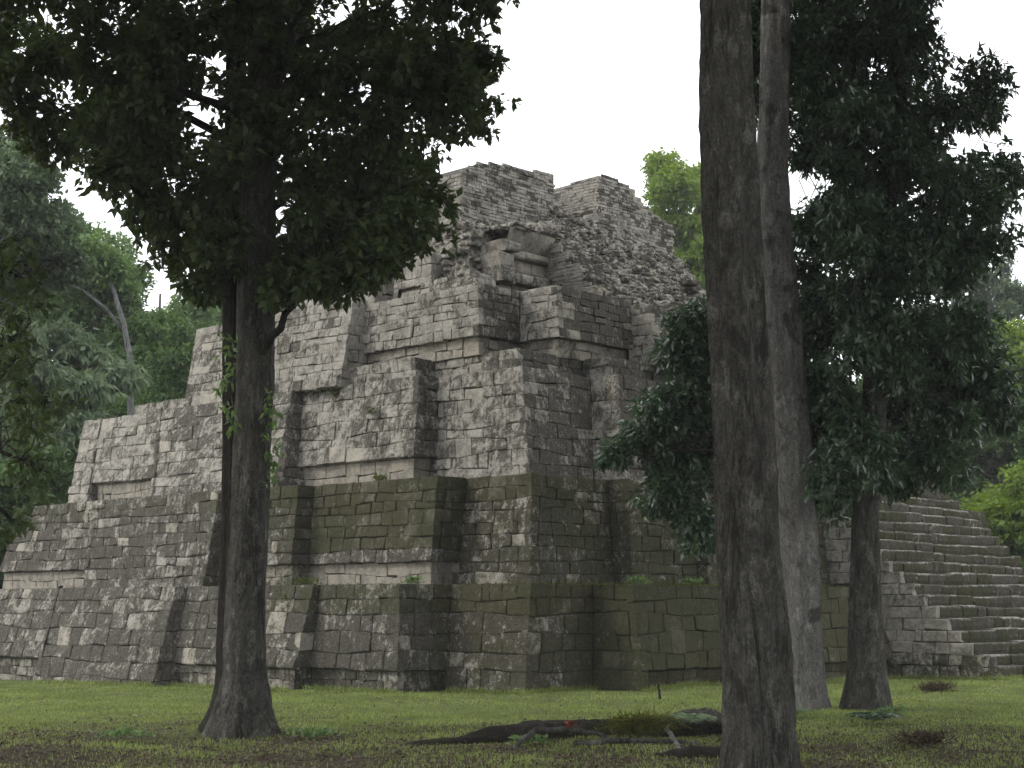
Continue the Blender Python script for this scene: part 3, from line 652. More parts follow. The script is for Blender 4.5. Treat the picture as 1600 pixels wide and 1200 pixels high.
CD = [(4.13,25.31,11.79,0.49),(6.74,24.62,9.37,0.46),(6.25,24.09,10.6,0.42),(5.34,22.91,9.19,0.34),(5.65,23.94,9.07,0.52),(5.74,23.51,6.78,0.34),(5.17,24.33,10.9,0.54),(7.04,25.48,10.89,0.5),(6.94,25.09,3.94,0.5),(5.35,25.69,3.31,0.37),(6.84,24.18,5.54,0.44),(5.67,24.3,3.71,0.51),(5.34,25.5,4.2,0.43),(6.59,23.47,7.42,0.4),(8.12,25.53,10.06,0.4),(5.96,24.75,7.45,0.46),(5.09,24.34,10.23,0.53),(6.78,25.26,11.86,0.48),(5.12,22.9,5.32,0.41),(5.79,25.77,12.4,0.37),(5.96,23.14,5.14,0.41),(7.84,25.39,5.36,0.48),(5.91,24.78,10.22,0.4),(6.26,24.34,8.5,0.37),(4.1,22.9,11.07,0.37),(6.45,24.93,4.89,0.39),(5.15,22.81,6.92,0.34),(5.7,24.97,11.39,0.39),(4.0,23.49,10.17,0.38),(5.8,23.73,7.68,0.47),(4.69,25.21,11.66,0.41),(6.84,22.85,5.68,0.43),(5.25,23.42,7.42,0.46),(4.89,23.03,3.51,0.49),(6.66,23.17,8.15,0.36),(7.26,24.38,9.67,0.43),(8.13,25.6,4.93,0.51),(6.45,23.69,10.73,0.38),(6.48,24.12,5.83,0.44),(7.21,25.48,10.15,0.43),(5.94,24.93,8.55,0.53),(7.08,25.08,6.21,0.51),(5.67,25.73,6.25,0.47),(4.05,24.26,12.15,0.51),(5.6,23.8,5.83,0.39),(5.68,23.04,11.39,0.49),(5.35,23.73,4.12,0.47),(6.08,25.19,4.46,0.46),(5.22,23.76,8.59,0.35),(5.71,24.13,10.54,0.4),(3.97,23.37,9.61,0.47),(5.2,23.83,4.54,0.52),(7.89,24.87,7.62,0.53),(4.99,24.81,6.49,0.41),(7.05,24.43,8.12,0.39),(7.15,23.65,8.33,0.47),(4.62,23.54,8.72,0.39),(6.28,23.92,8.89,0.49),(4.15,25.35,11.22,0.42),(5.12,24.63,5.13,0.42),(5.55,23.75,6.31,0.51),(6.27,24.42,6.73,0.54),(4.57,24.81,10.98,0.36),(7.41,24.85,7.42,0.51),(5.5,25.38,6.6,0.52),(5.3,24.09,9.31,0.42),(7.16,24.22,6.92,0.4),(4.64,24.54,10.43,0.47),(7.22,24.59,4.53,0.35),(6.17,23.36,6.89,0.53),(7.6,23.8,9.98,0.45),(5.24,24.97,9.99,0.41),(6.72,25.2,7.76,0.52),(5.68,25.71,8.47,0.42),(6.03,24.33,11.24,0.44),(4.71,24.24,11.93,0.36),(6.18,24.13,9.76,0.43),(6.37,23.71,11.67,0.51),(5.89,23.54,5.68,0.48),(8.05,24.65,8.61,0.49),(7.0,25.19,9.03,0.41),(5.24,24.6,11.54,0.42),(7.32,23.08,7.69,0.34),(5.34,25.49,8.0,0.53),(4.92,24.5,4.56,0.48)]
CDl = [(2.01,23.59,4.18,0.37),(2.76,23.02,5.85,0.41),(3.29,24.02,4.48,0.29),(2.83,23.84,3.01,0.39),(3.05,23.48,4.0,0.28),(2.33,23.71,3.25,0.42),(3.29,23.22,5.77,0.31),(3.56,24.0,4.63,0.32),(2.57,23.56,4.76,0.36),(3.01,24.38,5.72,0.43),(3.44,24.14,4.15,0.3),(3.11,24.41,5.08,0.43),(2.51,24.03,4.32,0.37),(2.76,24.5,3.99,0.35),(2.37,23.38,3.52,0.32),(1.6,24.01,3.96,0.28),(2.87,24.09,4.53,0.33),(2.88,23.04,3.43,0.28),(2.85,23.4,2.64,0.34),(2.27,23.48,3.98,0.33),(3.17,23.91,6.16,0.39),(3.14,23.3,5.26,0.34),(2.7,24.29,5.6,0.41),(2.25,23.67,4.66,0.34)]
CL = [(-5.64,16.09,5.41,0.2),(-5.95,16.88,4.47,0.27),(-5.33,15.76,4.72,0.19),(-5.73,16.74,2.51,0.27),(-5.68,16.6,3.59,0.27),(-5.39,16.26,3.39,0.2),(-5.42,16.82,3.82,0.27),(-5.54,16.4,4.34,0.23),(-5.86,16.72,4.8,0.18),(-5.57,16.21,3.87,0.22),(-5.64,16.45,5.13,0.21),(-5.42,15.98,3.1,0.24),(-5.91,16.65,5.07,0.25),(-5.42,15.56,4.04,0.26),(-5.25,15.94,2.85,0.2),(-5.94,16.68,5.3,0.22)]

CA += [(-2.62, 19.4, 5.95, .45), (-2.2, 20, 5.95, .42), (-1.85, 18.8, 5.9, .42), (-1.6, 19.6, 6.2, .42), (-1.25, 19.2, 6.35, .4), (-1.0, 20, 6.75, .4), (-.85, 19.3, 7.05, .38), (-2.4, 18.6, 5.6, .3), (-3.0, 19, 5.6, .3), (-4.0, 19.3, 5.75, .36)]
CL = [(x + .3, y, z, r) for x, y, z, r in CL]
CDl = [(b[0] * k, b[1] * k, 1.6 + (b[2] - 1.6) * k, b[3]) for b in CDl for k in [max(1, 24.95 / b[1])]]
CA = [b for b in CA if not (b[0] > -.052 * b[1] and b[2] < 7.75)]
TC = [(4.57,24.2,-.01,.27),(4.56,24.2,.57,.245),(4.52,24.2,2.05,.28),(4.44,24.2,4.06,.33),(4.36,24.2,5.08,.32),(4.26,24.2,7.16,.29),(4.22,24.2,8.6,.27),(4.29,24.2,9.6,.24),(4.36,24.2,11.48,.225),(4.4,24.2,14.87,.2),(4.4,24.2,18.39,.15)]
TB = [(x - .03, y, z, r * .93) for x, y, z, r in TB]
CD = [(b if not (b[0] < 4.75 and b[1] < 24.8) else (b[0] * 25.6 / b[1], 25.6, 1.6 + (b[2] - 1.6) * 25.6 / b[1], b[3])) for b in CD]      # keep foliage behind the pale trunk
CD += [(5.17,25.6,9.97,0.42),(5.12,25.6,10.55,0.42),(5.29,25.6,9.4,0.42),(5.12,25.6,7.93,0.42),(5.03,25.6,7.26,0.42),(5.08,25.6,6.6,0.42),(5.0,25.6,5.94,0.42),(5.06,25.6,5.28,0.42),(5.1,25.6,4.63,0.42),(5.48,25.6,8.27,0.42),(5.68,25.6,11.36,0.42),(5.07,25.6,11.36,0.42),(7.35,25.6,5.72,0.42),(7.76,25.6,5.28,0.42),(7.52,25.6,4.74,0.42),(7.1,25.6,5.06,0.42),(7.89,25.6,5.83,0.42),(6.91,25.6,5.72,0.42),(7.28,25.6,3.98,0.42),(6.41,25.6,3.77,0.42),(6.86,25.6,4.31,0.42),(4.45,25.6,11.36,0.3),(4.35,25.6,10.78,0.3),(4.41,25.6,11.94,0.3)]
def nrm(v): return v / (np.linalg.norm(v, axis=-1, keepdims=True) + 1e-9)
def leaf_mesh(base, d, L, wd, rg, fold=.25):
    n = len(base); up = rg.normal(0, .45, (n, 3)) + np.array((0, 0, 1.0)); side = nrm(np.cross(d, up)); nm_ = nrm(np.cross(side, d))
    L = L[:, None]; wv = wd[:, None]
    mid = base + d * L * .42 - nm_ * wv * fold
    V = np.stack([base, mid + side * wv * .5 + nm_ * wv * fold * 1.2, base + d * L - nm_ * L * .12, mid - side * wv * .5 + nm_ * wv * fold * 1.2], 1).reshape(-1, 3)
    k = np.arange(n) * 4; F = np.concatenate([np.stack([k, k + 1, k + 2], 1), np.stack([k, k + 2, k + 3], 1)])
    return V, F
def leaf_cloud(blobs, dens, per, L, wd, droop=.35, spread=1.0, seed=1, squash=.85, shell=.45, whorl=.5):
    """whorls of leaves on twig tips scattered through clumps"""
    rg = np.random.default_rng(seed); B = np.array(blobs)
    cnt = np.maximum(3, (dens * (B[:, 3] / .4) ** 2 * rg.uniform(.7, 1.3, len(B))).astype(int))
    C = np.repeat(B, cnt, 0); n = len(C); dirv = nrm(rg.normal(0, 1, (n, 3)))
    rad = C[:, 3:4] * rg.uniform(0, 1, (n, 1)) ** shell * rg.choice([1, 1, 1, 1.3], (n, 1))
    tip = C[:, :3] + dirv * rad * np.array((1, 1, squash))
    T = np.repeat(tip, per, 0); D0 = np.repeat(nrm(dirv + rg.normal(0, .4, (n, 3))), per, 0); m = len(T)
    ld = nrm(D0 * whorl + rg.normal(0, .75, (m, 3)) * spread - np.array((0, 0, droop)))
    Ls = L * rg.uniform(.65, 1.25, m)
    return leaf_mesh(T + rg.normal(0, L * .22, (m, 3)), ld, Ls, Ls * wd / L * rg.uniform(.8, 1.2, m), rg)
def tube(m, pts, rad, seg=7, wob=.0, rg=None):
    pts = [np.array(p, dtype=float) for p in pts]; V = []; n = len(pts)
    for i, p in enumerate(pts):
        t = pts[min(n - 1, i + 1)] - pts[max(0, i - 1)]; t /= np.linalg.norm(t) + 1e-9
        u = np.cross(t, (0.3, 1, 0.1)); u /= np.linalg.norm(u) + 1e-9; v = np.cross(t, u)
        for k in range(seg):
            a = 2 * pi * k / seg; r = rad[i] * (1 + (rg.uniform(-wob, wob) if rg is not None else 0)); V.append(p + (u * cos(a) + v * sin(a)) * r)
    F = [(i * seg + k, i * seg + (k + 1) % seg, (i + 1) * seg + (k + 1) % seg, (i + 1) * seg + k) for i in range(n - 1) for k in range(seg)]
    F += [tuple(range(seg))[::-1], tuple((n - 1) * seg + k for k in range(seg))]
    m.add(V, F)
def curve(p, q, sag=0.0, n=6, wob=.05, rg=rng):
    p = np.array(p, dtype=float); q = np.array(q, dtype=float); L = np.linalg.norm(q - p); out = []
    for i in range(n + 1):
        t = i / n; c = p + (q - p) * t; c[2] += sag * L * 4 * t * (1 - t)
        if 0 < i < n: c += rg.normal(0, wob * L / n * 1.5, 3)
        out.append(c)
    return out
def trunk_mesh(axis, seg=56, step=.09, flute=(5, .05), fins=(), seed=1, base_z=0, knots=12, rough=.045):
    """bark surface with flutes, swellings and buttress fins; axis = (x, y, z, r)"""
    rg = np.random.default_rng(seed); A = np.array(axis); zs = []; z = A[0, 2] - .12
    while z < A[-1, 2]: zs.append(z); z += step * (1 if z < 9 else 3)
    zs = np.array(zs); X = np.interp(zs, A[:, 2], A[:, 0]); Y = np.interp(zs, A[:, 2], A[:, 1]); R = np.interp(zs, A[:, 2], A[:, 3])
    th = np.linspace(0, 2 * pi, seg, endpoint=False); TH, Z = np.meshgrid(th, zs); RR = np.repeat(R[:, None], seg, 1)
    tw = .12 * Z
    m = 1 + flute[1] * np.cos(flute[0] * TH + 1.3 * np.sin(tw) + seed) + flute[1] * .6 * np.cos((flute[0] + 3) * TH - tw * 1.7) + .03 * np.sin(Z * 1.3 + TH * 2) + .02 * np.sin(Z * 3.1 - TH)
    ph = rg.uniform(0, 6.28, 8)
    for k in range(8): m += rough * .5 * np.sin(TH * (4 + 3 * k) + ph[k] + 2.2 * np.sin(Z * (.7 + .4 * k) + ph[k])) / (1 + .35 * k)
    m += rg.normal(0, rough * .35, m.shape)
    for k in range(knots):
        kz, kt, s, h = rg.uniform(.3, min(9, A[-1, 2])), rg.uniform(0, 6.28), rg.uniform(.05, .14), rg.uniform(-.12, .14)
        dth = np.angle(np.exp(1j * (TH - kt))); m += h * np.exp(-((Z - kz) / s) ** 2 - (dth / .35) ** 2)
    RR = RR * m
    for (ang, reach, hh, wd) in fins:
        dth = np.angle(np.exp(1j * (TH - ang))); RR += reach * np.exp(-np.maximum(Z - base_z, 0) / hh) * np.exp(-(dth / wd) ** 2)
    V = np.stack([X[:, None] + RR * np.cos(TH), Y[:, None] + RR * np.sin(TH), Z], -1).reshape(-1, 3); nr = len(zs)
    i, k = np.meshgrid(np.arange(nr - 1), np.arange(seg), indexing='ij'); i = i.ravel(); k = k.ravel(); k2 = (k + 1) % seg
    return V, np.stack([i * seg + k, i * seg + k2, (i + 1) * seg + k2, (i + 1) * seg + k], 1)
def axis_at(axis, z):
    A = np.array(axis); return np.array([np.interp(z, A[:, 2], A[:, i]) for i in range(2)] + [z])

def limbs(root, axis, blobs, nl, mat, r0=.09, rise=1.2, seed=1, twig_r=.009):
    """main limbs as parts, finer twigs joined; every clump hangs on a limb"""
    rg = np.random.default_rng(seed); B = np.array(blobs)[:, :3]; zmax = axis[-1][2]
    idx = [int(rg.integers(len(B)))]
    while len(idx) < min(nl, len(B)):
        d = np.min([np.linalg.norm(B - B[j], axis=1) for j in idx], 0); idx.append(int(np.argmax(d)))
    nodes = []
    for j in idx:
        q = B[j]; dist = np.linalg.norm(q[:2] - axis_at(axis, q[2])[:2]); z0 = min(zmax - .3, max(3.3, q[2] - dist * .45 * rise)); p = axis_at(axis, z0)
        c = curve(p, q, .06, 8, .09, rg); m = MB(); tube(m, c, [r0 * (1 - .8 * i / 8) + .008 for i in range(9)], 7, .08, rg)
        m.build('limb', mat, root, loc=tuple(p), smooth=True); nodes += [(x, i) for i, x in enumerate(c) if i > 2]
    tw = MB(); N = np.array([x for x, _ in nodes])
    for b in B:
        for _ in range(3):
            e = b + rg.normal(0, .2, 3); k = int(np.argmin(np.linalg.norm(N - e, axis=1))); c = curve(N[k], e, .08, 4, .25, rg)
            tube(tw, c, [twig_r * 1.4, twig_r * 1.1, twig_r, twig_r * .7, twig_r * .4], 4)
    props(tw.build('twigs', mat, root, loc=tuple(B.mean(0))), kind='stuff')

def crown_part(root, blobs, mat, name='crown', **k):
    V, F = leaf_cloud(blobs, **k); B = np.array(blobs)
    return props(mesh_np(name, V, F, mat, root, tuple(B[:, :3].mean(0))), kind='stuff')
def over_blobs(c, r, n, rad, seed, cond=lambda x, y, z: True):
    rg = np.random.default_rng(seed); out = []
    while len(out) < n:
        d = nrm(rg.normal(0, 1, 3)) * rg.uniform(.3, 1) ** .5; p = (c[0] + d[0] * r[0], c[1] + d[1] * r[1], c[2] + d[2] * r[2])
        if cond(*p): out.append((*p, rad * rg.uniform(.7, 1.3)))
    return out
above = lambda x, y, z: z > 1.6 + max(y, 0) * .41 + 1.0

# ------------------------------------------------------------------ near trees
def near_tree(name, label, axes, barks, fins, flute, crown, mat, seed, nl, leaf, over=None, cat='tree', r0=.06):
    root = empty(name, (axes[0][0][0], axes[0][0][1], 0), label=label, cat=cat)
    for i, (ax, bk) in enumerate(zip(axes, barks)):
        V, F = trunk_mesh(ax, fins=fins[i], flute=flute[i], seed=seed + i, knots=14)
        mesh_np('trunk', V, F, M[bk], root, (ax[0][0], ax[0][1], 0), smooth=True)
    if crown:
        limbs(root, axes[0], crown, nl, M['bark_dark'], seed=seed, r0=r0)
        crown_part(root, crown, M[mat], seed=seed, **leaf)
    if over:
        crown_part(root, over, M[mat], name='upper_crown', seed=seed + 9, dens=22, per=7, L=.30, wd=.14)
    return root
near_tree('forest_tree', 'dark leafy tree at left with twin grey trunks and flaring buttress roots', [TA, TA2], ['bark', 'bark_dark'],
          [[(pi - .1, .10, .28, .28), (-.35, .14, .30, .25), (-1.5, .06, .25, .3), (-2.3, .08, .25, .25), (.8, .1, .3, .3)], [(pi, .22, .30, .25), (2.2, .2, .3, .3)]],
          [(5, .035), (4, .08)], CA, 'leaf_dark', 21, 13, dict(dens=74, per=8, L=.145, wd=.080, droop=.3),
          over=over_blobs((-3.6, 19, 14.2), (5.4, 5.2, 3.2), 95, .75, 3, above))
near_tree('forest_tree', 'big ribbed dark trunk at right, cut by the bottom edge of the picture', [TB, [(2.02, 13.44, -.05, .125), (2.03, 13.46, .6, .11), (2.0, 13.5, 1.25, .115), (1.985, 13.6, 1.85, .09), (2.02, 13.72, 2.5, .04)]], ['bark', 'bark'],
          [[(-1.9, .05, 1.2, .22), (-1.15, .09, 1.8, .25), (pi - .2, .03, .5, .3), (.1, .05, .5, .3), (-2.6, .05, 1.2, .25)], []], [(5, .10), (4, .08)], None, 'leaf_dark', 33, 0, None,
          over=over_blobs((2.2, 13.5, 14.0), (5.6, 5.6, 2.5), 85, .8, 4, above))
near_tree('forest_tree', 'tall pale flaky trunk close behind the big ribbed trunk', [TC], ['bark_pale'],
          [[(0, .12, .4, .3), (pi, .1, .4, .3), (-1.4, .1, .5, .3)]], [(5, .05)], None, 'leaf_dark', 35, 0, None,
          over=over_blobs((4.5, 23.8, 17.5), (4.5, 4.5, 2.5), 55, .8, 5, above))
near_tree('forest_tree', 'glossy-leaved tree in front of the staircase with branches reaching left over the wall', [TD], ['bark'],
          [[(pi - .3, .04, .3, .3), (-.4, .07, .3, .3), (-1.5, .05, .3, .3)]], [(5, .05)], CD + CDl, 'leaf_gloss', 37, 16, dict(dens=105, per=8, L=.155, wd=.062, droop=.5),
          over=over_blobs((6.3, 24.5, 14.8), (3.0, 3.0, 2.0), 30, .7, 6, above), r0=.034)
near_tree('forest_tree', 'dark leafy branches hanging in at the left edge of the picture', [[(-7.6, 16.4, 0, .2), (-7.4, 16.4, 3, .16), (-7.3, 16.4, 8, .12), (-7.2, 16.4, 11, .06)]], ['bark_dark'],
          [[]], [(4, .05)], CL, 'leaf_dark', 39, 6, dict(dens=36, per=7, L=.14, wd=.06, droop=.35), over=over_blobs((-8.5, 15.5, 9.5), (1.6, 3, 2), 25, .6, 8, lambda x, y, z: z > 7.6 + .2 * (y - 12) and x < -.36 * y), r0=.05)
# shade trees of the same wood, behind and beside the camera
for i, (x, y, h) in enumerate([(-6.5, 7.5, 11), (6.5, 6.5, 12), (-1.5, -3.0, 12), (-9.5, 13.0, 12), (10.8, 14.5, 12), (12.0, 22.5, 13)]):
    ax = [(x, y, 0, .32), (x + .1, y, 1, .25), (x, y + .2, 6, .22), (x, y, h, .14)]
    r_ = near_tree('shade_tree', ['shade tree left behind the camera', 'shade tree right behind the camera', 'shade tree straight behind the camera', 'shade tree out of view left of the leafy branches', 'shade tree out of view right of the ribbed trunk', 'shade tree out of view right of the stairs foot'][i], [ax], ['bark'], [[(0, .1, .3, .3), (2.2, .2, .3, .3), (4.2, .2, .3, .3)]], [(5, .04)], None, 'leaf_dark', 50 + i, 0, None,
                   over=over_blobs((x, y, h), (4.6, 4.6, 2.2), 44, .85, 60 + i, lambda x, y, z: z > 1.6 + max(y, 0) * .41 + 1.0 or abs(x) > .36 * max(y, 0) + 1.5))
    r_['group'] = 'trees of the wood around the camera'

# ------------------------------------------------------------------ forest behind
def bg_tree(name, label, x, y, h, R, mat, bark, n=44, br=.9, L=.20, wd=.105, dens=60, per=6, seed=1, zlow=.45, group='trees of the forest behind the pyramid', tr=.2, lean=0, flat=.75, droop=.3):
    root = empty(name, (x, y, 0), label=label, cat='tree', group=group); rg = np.random.default_rng(seed)
    hc = h * (1 + zlow) / 2; rz = h * (1 - zlow) / 2; bl = []
    while len(bl) < n:
        d = nrm(rg.normal(0, 1, 3)); k = rg.uniform(.45, 1) ** .6; bl.append((x + lean + d[0] * R * k, y + d[1] * R * k, hc + d[2] * (rz - br * .5) * k, br * rg.uniform(.6, 1.25)))
    ax = [(x, y, 0, tr * 1.5), (x + lean * .2, y, h * .2, tr), (x + lean * .7, y, h * .6, tr * .7), (x + lean, y, h * .93, tr * .2)]
    V, F = trunk_mesh(ax, seg=16, step=.4, seed=seed, knots=3); mesh_np('trunk', V, F, M[bark], root, (x, y, 0), smooth=True)
    m = MB()
    for j in range(7):
        q = np.array(bl[j][:3]); z0 = max(h * zlow * .6, q[2] - h * .22); tube(m, curve(axis_at(ax, z0), q, .05, 6, .25, rg), [tr * .4 * (1 - .13 * i) for i in range(7)], 6)
    m.build('limbs', M[bark], root, loc=(x, y, h * .5), smooth=True)
    crown_part(root, bl, M[mat], seed=seed, dens=dens, per=per, L=L, wd=wd, squash=flat, droop=droop)
    return root
T = bg_tree
T('forest_tree', 'bluish grey crown at the top of the left edge', -15.2, 45, 15.4, 2.3, 'leaf_blue', 'bark', seed=1, zlow=.68, n=40)
T('forest_tree', 'yellow-green crown above the curved white trunk', -17.2, 58, 16.2, 2.9, 'leaf_mid', 'bark_white', seed=2, zlow=.66, n=46, tr=.12)
T('broadleaf_tree', 'grey-green tree of drooping leaf tufts with a thin pale stem', -14.3, 47, 10.9, 2.6, 'leaf_grey', 'bark_pale', seed=3, zlow=.42, n=44, br=.75, L=.36, wd=.12, droop=.9, tr=.09, flat=.45, dens=26)
T('forest_tree', 'dark bushy tree right behind the upper left corner of the pyramid', -12.6, 56, 12.6, 2.7, 'leaf_bush', 'bark', seed=4, zlow=.15, n=60, br=1.0)
T('forest_tree', 'green rounded crown between white trunk and dark bushy tree', -15.4, 66, 16.3, 3.2, 'leaf_mid', 'bark', seed=5, zlow=.45, n=50)
T('forest_tree', 'tall green crown seen over the sloping left wall', -12.8, 74, 18.0, 3.6, 'leaf_mid', 'bark', seed=6, zlow=.3, n=60)
T('forest_tree', 'low dark tree in the lower left forest edge', -14.9, 44.5, 6.9, 2.2, 'leaf_bush', 'bark', seed=7, zlow=.12, n=44)
T('forest_tree', 'dark tree filling the forest left of the third terrace', -13.6, 53, 9.4, 2.6, 'leaf_bush', 'bark', seed=8, zlow=.12, n=55)
T('forest_tree', 'deep green tree in the gloom behind the grey-green one', -18.8, 55, 11.5, 3.2, 'leaf_bush', 'bark', seed=9, zlow=.1, n=60)
T('forest_tree', 'distant tree showing between the left trunk and the ruined storey', -10.6, 72, 18.6, 2.8, 'leaf_blue', 'bark', seed=10, zlow=.5, n=44)
T('forest_tree', 'bright yellow-green tree rising right of the roof comb', 8.3, 74, 24.0, 3.5, 'leaf_bright', 'bark_pale', seed=11, zlow=.60, n=95, br=.9, dens=34, L=.24, wd=.14)
T('forest_tree', 'lower green crown beneath the bright tree right of the roof comb', 9.8, 70, 19.0, 2.6, 'leaf_bright', 'bark', seed=12, zlow=.4, n=44)
T('forest_tree', 'distant bluish crown at the right edge of the picture', 24.3, 80, 21.0, 3.6, 'leaf_blue', 'bark_pale', seed=13, zlow=.5, n=50)
T('forest_tree', 'sunlit yellow-green crown cut by the right edge of the picture', 20.4, 62, 12.8, 2.0, 'leaf_bright', 'bark', seed=14, zlow=.55, n=36)
T('forest_tree', 'pale green crown just above the end of the stairs', 17.0, 50, 6.2, 1.7, 'leaf_bright', 'bark', seed=15, zlow=.35, n=36)
T('forest_tree', 'dark tree behind the top of the stairs', 19.2, 60, 10.5, 3.0, 'leaf_bush', 'bark', seed=16, zlow=.1, n=55)
T('forest_tree', 'dark shrub beside the right foot of the stairs', 15.9, 43.5, 4.3, 1.45, 'leaf_bush', 'bark', seed=17, zlow=.02, n=40, br=.6, L=.2, wd=.09)
T('forest_tree', 'deep green tree far behind the stairs', 21.5, 68, 14.5, 4.0, 'leaf_bush', 'bark', seed=18, zlow=.15, n=60)
# curved white trunk standing free in front of the crowns
r_ = empty('leaning_tree', (-13.7, 51, 0), label='curved whitish bare trunk forking in the left forest', cat='tree')
m = MB(); A_ = [(-12.2, 51, 5.9), (-12.75, 51, 7.6), (-12.8, 51, 9.6), (-13.1, 51, 11.0), (-13.5, 51, 12.2), (-13.9, 51, 12.8)]
tube(m, [(-11.6, 51, 0), (-11.9, 51, 3.5)] + A_, [.2, .16, .12, .11, .10, .09, .07, .04], 10, .05, rng); m.build('trunk', M['bark_white'], r_, loc=(-12, 51, 0), smooth=True)
m = MB(); tube(m, [(-13.0, 51, 10.6), (-13.7, 51, 11.5), (-14.6, 51.1, 12.2), (-15.6, 51.2, 12.6), (-16.4, 51.2, 12.9)], [.07, .06, .05, .035, .02], 8, .05, rng); m.build('limb', M['bark_white'], r_, loc=(-13, 51, 10.6), smooth=True)
crown_part(r_, [(-14.2, 51, 13.2, .7), (-13.6, 51.2, 12.9, .6), (-15.6, 51.3, 13.1, .7), (-16.6, 51.3, 13.2, .7), (-14.9, 51.4, 13.6, .7)], M['leaf_mid'], seed=77, dens=50, per=7, L=.24, wd=.12)
# far wood, one mass
rg_ = np.random.default_rng(5); bl = []
for x0, x1, y0, y1, n, hh in ((-46, -10, 78, 92, 210, 13.5), (14, 44, 84, 96, 150, 14.5), (-12, 16, 92, 100, 60, 12), (-60, -20, 55, 80, 130, 11), (24, 56, 50, 80, 130, 10)):
    for _ in range(n): x, y = rg_.uniform(x0, x1), rg_.uniform(y0, y1); bl.append((x, y, rg_.uniform(.3, hh) * (1 + .15 * sin(x * .6)), rg_.uniform(1.4, 2.4)))
V, F = leaf_cloud(bl, 11, 6, .62, .34, seed=3); o = mesh_np('far_forest', V, F, M['leaf_bush']); props(o, 'far dense forest filling the gaps low behind the trees', 'forest', kind='stuff')

# ------------------------------------------------------------------ lawn, litter, roots and small plants
def scatter(n, ymin, ymax, seed, p=1.6, side=.36):
    rg = np.random.default_rng(seed); y = ymin + (ymax - ymin) * rg.uniform(0, 1, n) ** p; x = rg.uniform(-1, 1, n) * (y * side + 1)
    dx, dy = x - O2[0], y - O2[1]; a = AX[0] * dx + AX[1] * dy; b = BX[0] * dx + BX[1] * dy
    inside = ((a > 1.9) & (b > -1.2)) | ((a > -.05) & (b > -.05)) | ((a > -1.4) & (b > 2)) | ((a > -1.9) & (b > 4.5)) | ((a > -2.35) & (b > 8.4)) | ((a > 4.8) & (b > -1.7)) | ((a > 10.6) & (b > -4.1))
    k = ~inside; return x[k], y[k], rg
def patchy(x, y): return np.sin(x * 1.3 + 2 * np.sin(y * .7)) * np.sin(y * 1.1 + 1.5 * np.sin(x * .9)) + .6 * np.sin(x * 3.7 + y * 2.9) * np.sin(y * 4.1 - x)
x, y, rg = scatter(300000, 11.5, 46, 1)
near = np.clip((22.5 - y) / 5, 0, 1); keep = rg.uniform(0, 1, len(x)) < np.clip(.92 - .55 * near + .38 * patchy(x, y), .06, 1); x, y = x[keep], y[keep]
n = len(x); z = ground_z(x, y); h = rg.uniform(.018, .045, n) * (1 + .4 * patchy(x * 2, y * 2)); w_ = rg.uniform(.006, .012, n) * np.clip(y / 16, 1, 2.4); th = rg.uniform(0, 2 * pi, n); lx, ly = rg.normal(0, .02, n), rg.normal(0, .02, n)
V = np.stack([np.stack([x - w_ * np.cos(th), y - w_ * np.sin(th), z - .01], 1), np.stack([x + w_ * np.cos(th), y + w_ * np.sin(th), z - .01], 1), np.stack([x + lx, y + ly, z + h], 1)], 1).reshape(-1, 3)
props(mesh_np('grass', V, np.arange(3 * n).reshape(-1, 3), M['grass']), 'short patchy lawn grass between the trees and the pyramid', 'grass', kind='stuff')
x, y, rg = scatter(95000, 11.5, 44, 2, p=1.5)
keep = rg.uniform(0, 1, len(x)) < np.clip(.22 + (22.5 - y) / 5.5 - .2 * patchy(x, y), .10, 1); x, y = x[keep], y[keep]; n = len(x); z = ground_z(x, y)
d = nrm(np.stack([rg.normal(0, 1, n), rg.normal(0, 1, n), rg.normal(0, .28, n)], 1)); V, F = leaf_mesh(np.stack([x, y, z + rg.uniform(.0, .022, n)], 1), d, rg.uniform(.03, .085, n), rg.uniform(.014, .035, n), rg)
props(mesh_np('leaf_litter', V, F, M['litter']), 'brown fallen leaves scattered in the foreground shade', 'leaf litter', kind='stuff')

def tuft(name, label, cat, loc, r, h, n, L, wd, mat, seed, up=1.0, group=None):
    rg = np.random.default_rng(seed); b = np.stack([rg.normal(0, r * .5, n), rg.normal(0, r * .35, n), rg.uniform(0, h, n)], 1) + np.array(loc)
    d = nrm(np.stack([rg.normal(0, 1, n), rg.normal(0, 1, n), rg.normal(up, .5, n)], 1)); V, F = leaf_mesh(b, d, L * rg.uniform(.5, 1.2, n), wd * rg.uniform(.7, 1.2, n), rg)
    return props(mesh_np(name, V, F, M[mat], None, loc), label, cat, group)
def fern(name, label, loc, nf, R, mat, seed, cat='fern', lw=.05):
    rg = np.random.default_rng(seed); Vs = []; Fs = []; k = 0; root = empty(name, loc, label=label, cat=cat)
    for i in range(nf):
        a = 2 * pi * i / nf + rg.uniform(-.3, .3); Ls = R * rg.uniform(.7, 1.1); n = 14; t = np.linspace(.1, 1, n)
        p = np.stack([np.cos(a) * Ls * t, np.sin(a) * Ls * t, R * (.9 * t - .75 * t * t)], 1) + np.array(loc)
        bs = np.concatenate([p, p]); side = np.array((-sin(a), cos(a), 0)); fw = np.array((cos(a), sin(a), -.2))
        d = nrm(np.concatenate([np.repeat([side + fw * .5], n, 0), np.repeat([-side + fw * .5], n, 0)]) + rg.normal(0, .1, (2 * n, 3))); ln = np.concatenate([lw * 3 * np.sin(pi * (t * .85 + .1))] * 2) + .02
        V, F = leaf_mesh(bs, d, ln, ln * .28, rg); mesh_np('frond', V, F, M[mat], root, loc)
    return root
